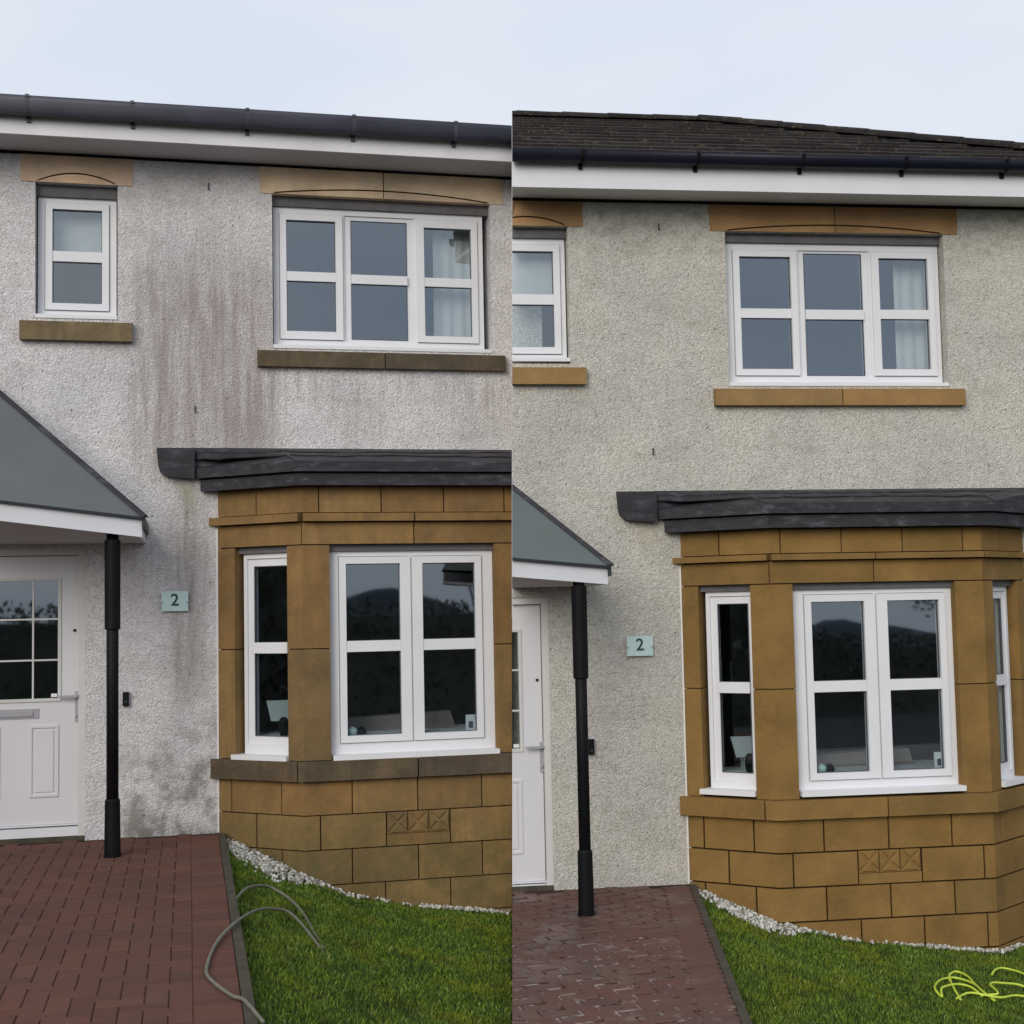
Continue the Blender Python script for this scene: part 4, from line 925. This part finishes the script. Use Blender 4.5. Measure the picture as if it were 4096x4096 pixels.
    while o < OUTMAX:
        o2 = min(o + .6, OUTMAX); bm = nb(); x0_, x1_ = -.008, .04
        prism(bm, [(x0_ - K * o, o + .003), (x1_ - K * o, o + .003), (x1_ - K * o2, o2 - .003), (x0_ - K * o2, o2 - .003)], -.2, .004 + random.uniform(-.003, .003)); obj('edging_stone', bm, M['edge'], dr, H, bev=.006); o = o2
    return dr
drive(HL, CL, KL, -2.7, (M['paveD'], M['sandD']), 'left', None, 'L'); drive(HR, CR, KR, -1.7, (M['paveC'], M['sandC']), 'right', None, 'R')

def bay_out(x, c):     # how far out the bay's face stands at x
    return np.interp(x, [0, c['xc'], c['xr'], c['xr'] + c['xc']], [0, c['b'], c['b'], 0], left=0, right=0)
_b = bmesh.new(); bmesh.ops.create_icosphere(_b, subdivisions=1, radius=1)
ICO = ([v.co.copy() for v in _b.verts], [tuple(v.index for v in f.verts) for f in _b.faces]); _b.free()
def lawn(H, c, g, K, xr, lname):
    bm = nb(); nx, no = 46, 30
    xs = np.concatenate([np.linspace(.03, xr, nx - 4), [xr + 1.5, xr + 3, xr + 5, xr + 8]]); os_ = np.linspace(-.1, OUTMAX, no); grid = []
    for o in os_:
        grid.append([bm.verts.new(V(x - K * max(o, 0), o, float(g(x)) - .008)) for x in xs])
    for a, b in zip(grid, grid[1:]):
        for i in range(nx - 1): bm.faces.new([a[i], a[i + 1], b[i + 1], b[i]])
    ret = bmesh.ops.extrude_face_region(bm, geom=bm.faces[:])
    for v in ret['geom']:
        if isinstance(v, bmesh.types.BMVert): v.co.z = -1.15
    lw = obj('lawn', bm, M['soil'], None, H); prop(lw, kind='structure')
    # blades
    n = 210000
    x = rng.uniform(.035, xr, n); o = rng.beta(1.0, 1.25, n) * 5.6
    inb = o > bay_out(x - K * o, c) + .02
    X_ = x - K * o; z = g(x)
    Mw = np.array(H.M); 
    wx = Mw[0, 0] * X_ + Mw[0, 1] * (-o) + Mw[0, 3]; wy = Mw[1, 0] * X_ + Mw[1, 1] * (-o) + Mw[1, 3]
    keep = inb & (((wx * PN.x + wy * PN.y + (z + Mw[2, 3] - CAMZ) * PN.z)) * H.side > .004) & (np.abs(wx / wy) < .42) & (wy > 2.5)
    # thinner where the chippings lie
    dbay = o - bay_out(X_, c); wband = np.interp(X_, [0, .1, .32, .6, .75, 2.5], [c['chipw'] * .5, c['chipw'] * .8, c['chipw'], c['chipw'] * .35, .05, .05]); keep &= (dbay > wband) | (rng.random(n) < np.where(X_ > .7, .6, .16 + .4 * np.clip(dbay / wband, 0, 1)))
    X_, o, z, wx, wy = X_[keep], o[keep], z[keep], wx[keep], wy[keep]; m = len(X_)
    clump = .5 + .5 * np.sin(wx * 9.1 + 1.3 * np.sin(wy * 7.3)) * np.sin(wy * 8.7 + 1.1 * np.sin(wx * 6.1))
    hgt = rng.uniform(.008, .026, m) * (.6 + .8 * clump) * np.where(rng.random(m) < .02, 1.9, 1.0); a = rng.uniform(0, 2 * np.pi, m); w2 = rng.uniform(.0014, .0028, m); ln = rng.uniform(.1, .8, m) * hgt; b = rng.uniform(0, 2 * np.pi, m)
    P = np.zeros((m, 4, 3)); dx, dy = np.cos(a) * w2, np.sin(a) * w2
    P[:, 0] = np.stack([X_ - dx, -o - dy, z - .01], 1); P[:, 1] = np.stack([X_ + dx, -o + dy, z - .01], 1)
    P[:, 2] = np.stack([X_ + dx * .7 + np.cos(b) * ln * .4, -o + dy * .7 + np.sin(b) * ln * .4, z + hgt * .62], 1)
    P[:, 3] = np.stack([X_ + np.cos(b) * ln, -o + np.sin(b) * ln, z + hgt], 1)
    me = bpy.data.meshes.new('grass'); me.vertices.add(m * 4); me.vertices.foreach_set('co', P.reshape(-1))
    idx = np.arange(m * 4).reshape(m, 4)
    me.loops.add(m * 4); me.loops.foreach_set('vertex_index', idx.reshape(-1).astype(np.int32))
    me.polygons.add(m); me.polygons.foreach_set('loop_start', (np.arange(m) * 4).astype(np.int32)); me.polygons.foreach_set('loop_total', np.full(m, 4, np.int32))
    me.update(); me.validate(); me.materials.append(M['grass'])
    go = bpy.data.objects.new('grass', me); COL.objects.link(go); go.matrix_world = H.M; prop(go, 'short green lawn grass in front of the %s house\'s bay' % lname, 'grass', kind='stuff')
    # white chippings along the foot of the bay
    bm = nb(); cnt = 0; wide = c['chipw']; PV, PF = [], []
    while cnt < c['chipn']:
        X1 = random.uniform(.02, c['xr'] + .5); wb = float(np.interp(X1, [0, .1, .32, .6, .75, 2.5], [wide * .5, wide * .8, wide, wide * .35, .06, .06]))
        if random.random() > (wb / wide if X1 < .75 else (.03 if math.sin(X1 * 9) < .2 else .10) if X1 < 1.5 else .16): continue
        d_ = random.random() * wb * random.uniform(.6, 1.25)
        o1 = float(bay_out(X1, c)) + .012 + d_
        if X1 + K * o1 < .05: continue
        cnt += 1; wxp = H.M @ V(X1, o1, 0)
        if side_of((wxp.x, wxp.y, H.M.translation.z + float(g(X1 + K * o1)))) * H.side < .02: continue
        s = random.uniform(.007, .017); ctr = V(X1, o1, float(g(X1 + K * o1)) + s * .3 + .006 + .012 * random.random())
        mt = Matrix.Translation(ctr) @ Euler((random.random() * 6, random.random() * 6, random.random() * 6)).to_matrix().to_4x4() @ Matrix.Diagonal((s * random.uniform(.8, 1.4), s, s * random.uniform(.5, .9), 1))
        b0 = len(PV); PV += [mt @ v for v in ICO[0]]; PF += [tuple(b0 + i for i in f) for f in ICO[1]]
    quadfaces(bm, PV, PF)
    pb = obj('white_chippings', bm, M['pebble'], None, H, do_clip=False); prop(pb, 'strip of loose white stone chippings along the foot of the %s house\'s bay' % lname, 'chippings', kind='stuff')
lawn(HL, CL, gL, KL, 4.6, 'left'); lawn(HR, CR, gR, KR, 5.2, 'right')

# hoses
A = [(.06, 4.95, .012), (.02, 4.72, .012), (-.005, 4.599, .012), (-.046, 4.526, .010), (-.108, 4.327, .010), (-.144, 4.151, .010), (-.142, 3.977, .010), (-.111, 3.679, .012), (-.051, 3.393, .02), (.045, 3.08, .02), (.15, 2.66, -.03), (.25, 2.42, -.08), (.34, 2.32, -.125), (.404, 2.44, -.17), (.455, 2.68, -.21), (.486, 2.89, -.235), (.497, 3.055, -.25)]
B_ = [(.02, 2.60, .0), (.049, 2.324, -.02), (.131, 1.93, -.045), (.243, 1.68, -.09), (.324, 1.67, -.13), (.405, 1.80, -.175), (.452, 2.06, -.205), (.476, 2.43, -.225), (.503, 2.73, -.245), (.515, 2.924, -.255), (.50, 3.06, -.25)]
bm = nb(); tube(bm, [V(*p) for p in A], .0085); tube(bm, [V(*p) for p in B_], .0085)
prop(obj('garden_hose', bm, M['hoseg'], None, HL, smooth=True), 'grey-green garden hose looped over the edging onto the left house\'s lawn', 'hose')
loops = [[(1.113, 1.80), (1.113, 1.717), (1.171, 1.589), (1.26, 1.464), (1.339, 1.397), (1.398, 1.376), (1.45, 1.42), (1.47, 1.52), (1.45, 1.66), (1.46, 1.80)],
    [(1.34, 1.45), (1.371, 1.356), (1.43, 1.273), (1.468, 1.236), (1.50, 1.259), (1.505, 1.35), (1.475, 1.48), (1.46, 1.65)],
    [(1.10, 1.84), (1.151, 1.72), (1.227, 1.639), (1.297, 1.591), (1.352, 1.584), (1.39, 1.64), (1.40, 1.76)],
    [(1.366, 1.357), (1.31, 1.518), (1.26, 1.673), (1.22, 1.84)],
    [(1.44, 1.70), (1.52, 1.72), (1.56, 1.60), (1.572, 1.518), (1.62, 1.454), (1.70, 1.445), (1.80, 1.46), (1.9, 1.56)],
    [(1.74, 1.2), (1.794, 1.14), (1.871, 1.071), (1.93, 1.09), (1.98, 1.2), (1.99, 1.4)], [(1.2, 1.82), (1.34, 1.72), (1.5, 1.78), (1.66, 1.70), (1.8, 1.75), (1.95, 1.60), (2.1, 1.55)]]
bm = nb()
for i, lp in enumerate(loops):
    tube(bm, [V(x, o, float(gR(x + KR * o)) + .014 + .006 * (i % 3) + (.018 if 0 < j < len(lp) - 1 else 0)) for j, (x, o) in enumerate(lp)], .0075)
prop(obj('lime_hose', bm, M['hosey'], None, HR, smooth=True), 'bright lime-green hose lying in tangled coils on the right-hand lawn', 'hose')

# ---- the street behind the camera (seen in the window glass)
def top(o, kind='structure'): return prop(o, kind=kind)
bm = nb(); wbox(bm, -9, 12, 1.2, 3.0, -.62, -.50); top(obj('pavement', bm, M['path'], None))
bm = nb(); wbox(bm, -30, 40, -5, 1.2, -.8, -.62); top(obj('road', bm, M['asphalt'], None))
bm = nb(); nx, ny = 60, 50
xs = np.concatenate([-np.geomspace(900, 8, 30), np.geomspace(8, 900, 31)]); ys = np.concatenate([-np.geomspace(900, 5.2, 36), [-3, 0, 4, 8, 12, 20, 40, 90, 200, 400]])
G = [[bm.verts.new(Vector((x, y, -1.16 - .0 - max(0, -y - 12) * .055 + (0.0 if y > -5 else 0) + (math.sin(x * .011) * 2.5 * min(1, max(0, -y - 60) / 200))))) for x in xs] for y in ys]
for a, b in zip(G, G[1:]):
    for i in range(len(xs) - 1): bm.faces.new([a[i], a[i + 1], b[i + 1], b[i]])
top(obj('ground', bm, M['terr'], None, smooth=True))
bm = nb(); az = np.linspace(-60, 75, 170); rows = []
def hill_e(a):
    return max(-1.15 + .25 * math.sin(a * .9), 1.0 - .22 * abs(a - 21.2) ** 1.3 if a < 25 else -9, (-.55 - .42 * abs(a - 28.3)) if 25 < a < 33 else -9, .2 * math.sin(a * .23) - .4 if a < 15 or a > 36 else -9)
for r_, k in ((400, 1), (430, .3), (700, -.5)):
    rows.append([bm.verts.new(Vector((r_ * math.sin(R(a)), 10 - r_ * math.cos(R(a)), 1.6 + 410 * math.tan(R(hill_e(a))) if k == 1 else -40 if k == .3 else -45))) for a in az])
base = [bm.verts.new(Vector((392 * math.sin(R(a)), 10 - 392 * math.cos(R(a)), -45))) for a in az]
for P_, Q_ in ((base, rows[0]), (rows[0], rows[1])):
    for i in range(len(az) - 1): bm.faces.new([P_[i], P_[i + 1], Q_[i + 1], Q_[i]])
top(obj('hills', bm, M['hill'], None, smooth=True))

def leaf_mesh(bm_pts, sizes):
    m = len(bm_pts); a = rng.normal(size=(m, 3)); a /= np.linalg.norm(a, axis=1)[:, None]; b = np.cross(a, rng.normal(size=(m, 3))); b /= np.linalg.norm(b, axis=1)[:, None]
    P = np.stack([bm_pts - a * sizes[:, None], bm_pts + b * sizes[:, None] * .5, bm_pts + a * sizes[:, None], bm_pts - b * sizes[:, None] * .5], 1)
    me = bpy.data.meshes.new('leaves'); me.vertices.add(m * 4); me.vertices.foreach_set('co', P.reshape(-1)); me.loops.add(m * 4); me.loops.foreach_set('vertex_index', np.arange(m * 4, dtype=np.int32))
    me.polygons.add(m); me.polygons.foreach_set('loop_start', (np.arange(m) * 4).astype(np.int32)); me.polygons.foreach_set('loop_total', np.full(m, 4, np.int32)); me.update(); me.materials.append(M['leaf']); return me
def tree(x, y, z0, zc, rx, rz, n, label):
    root = bpy.data.objects.new('tree', None); COL.objects.link(root); root.location = (x, y, z0); prop(root, label, 'tree')
    bm = nb(); tube(bm, [Vector((0, 0, 0)), Vector((.05, 0, zc * .4)), Vector((-.05, .05, zc))], .11, 9)
    for k in range(7):
        an = k * 2.4; L = rx * .8; tube(bm, [Vector((0, 0, zc * (.45 + .07 * k))), Vector((math.cos(an) * L * .5, math.sin(an) * L * .5, zc * (.6 + .07 * k))), Vector((math.cos(an) * L, math.sin(an) * L, zc * (.75 + .07 * k)))], .035, 6)
    t = obj('trunk', bm, M['bark'], root)
    cl = rng.normal(size=(60, 3)); cl /= np.linalg.norm(cl, axis=1)[:, None]; cl *= rng.uniform(.35, 1, 60)[:, None] * np.array([rx, rx, rz])
    pts = cl[rng.integers(0, 60, n)] + rng.normal(size=(n, 3)) * .17 * rx + np.array([0, 0, zc])
    me = leaf_mesh(pts, rng.uniform(.04, .09, n)); c_ = bpy.data.objects.new('crown', me); COL.objects.link(c_); c_.parent = root
tree(10.6, -12.8, -1.4, 5.4, 1.5, 1.9, 9000, 'leafy tree reflected in the left house\'s bay window')
tree(17.3, -11.6, -1.6, 4.6, 1.6, 2.0, 9000, 'leafy tree reflected in the right house\'s bay window')
n = 26000; hx = rng.uniform(-12, 26, n); htop = np.interp(hx, [-12, 6, 9, 11.5, 14, 26], [1.9, 1.85, 1.8, 1.2, .8, .7]); hy = -9.5 + rng.uniform(-.6, .6, n); hz = -1.25 + rng.random(n) ** .7 * (htop + 1.25) + rng.normal(size=n) * .05
me = leaf_mesh(np.stack([hx, hy, hz], 1), rng.uniform(.05, .1, n)); hd = bpy.data.objects.new('hedge', me); COL.objects.link(hd); prop(hd, 'long dark clipped hedge across the road, reflected in the bay windows', 'hedge')
bm = nb()
for q0, q1, t0, t1 in ((-12, 9, 1.5, 1.5), (9, 11.5, 1.5, .9), (11.5, 14, .9, .55), (14, 26, .55, .5)):
    quadfaces(bm, [Vector((x, y, z)) for x, tz in ((q0, t0), (q1, t1)) for y in (-9.85, -9.2) for z in (-1.3, tz)], BOXF)
o_ = obj('hedge_stems', bm, M['leaf'], None); o_.parent = hd
print('objects', len(bpy.data.objects))

n = 24000; p = np.stack([-9.5 + rng.uniform(-.7, .7, n), rng.uniform(-9, 13, n), -1.2 + rng.random(n) ** .8 * 5.0 + rng.normal(size=n) * .08], 1)  # added hedge, unseen directly; blocks the sky from the side panes' reflections
me = leaf_mesh(p, rng.uniform(.08, .15, n)); hd = bpy.data.objects.new('hedge', me); COL.objects.link(hd); prop(hd, 'tall dark evergreen hedge off to the left, reflected in the bays\' side windows', 'hedge')
bm = nb(); wbox(bm, -9.8, -9.2, -9, 13, -1.3, 3.2); o_ = obj('hedge_stems', bm, M['leaf'], None); o_.parent = hd

# things of one kind carry one group phrase
GR = {'house': 'matching pebbledash houses', 'tree': 'trees across the road', 'hedge': 'hedges round the street', 'hose': 'hoses on the lawns', 'curtain': 'curtains behind the windows', 'blind': 'blinds in the narrow windows',
      'pot': 'pale pots on the bay sills', 'ornament': 'dark ornaments on the bay sills', 'gadget': 'white gadgets on the bay sills', 'picture frame': 'picture frames in the side lights', 'vase': 'dark vases in the side lights',
      'sofa': 'sofas behind the bay windows', 'grass': 'lawn grass', 'chippings': 'white chippings along the bays'}
for o_ in bpy.data.objects:
    c_ = o_.get('category')
    if c_ in GR and not o_.get('group'): o_['group'] = GR[c_]
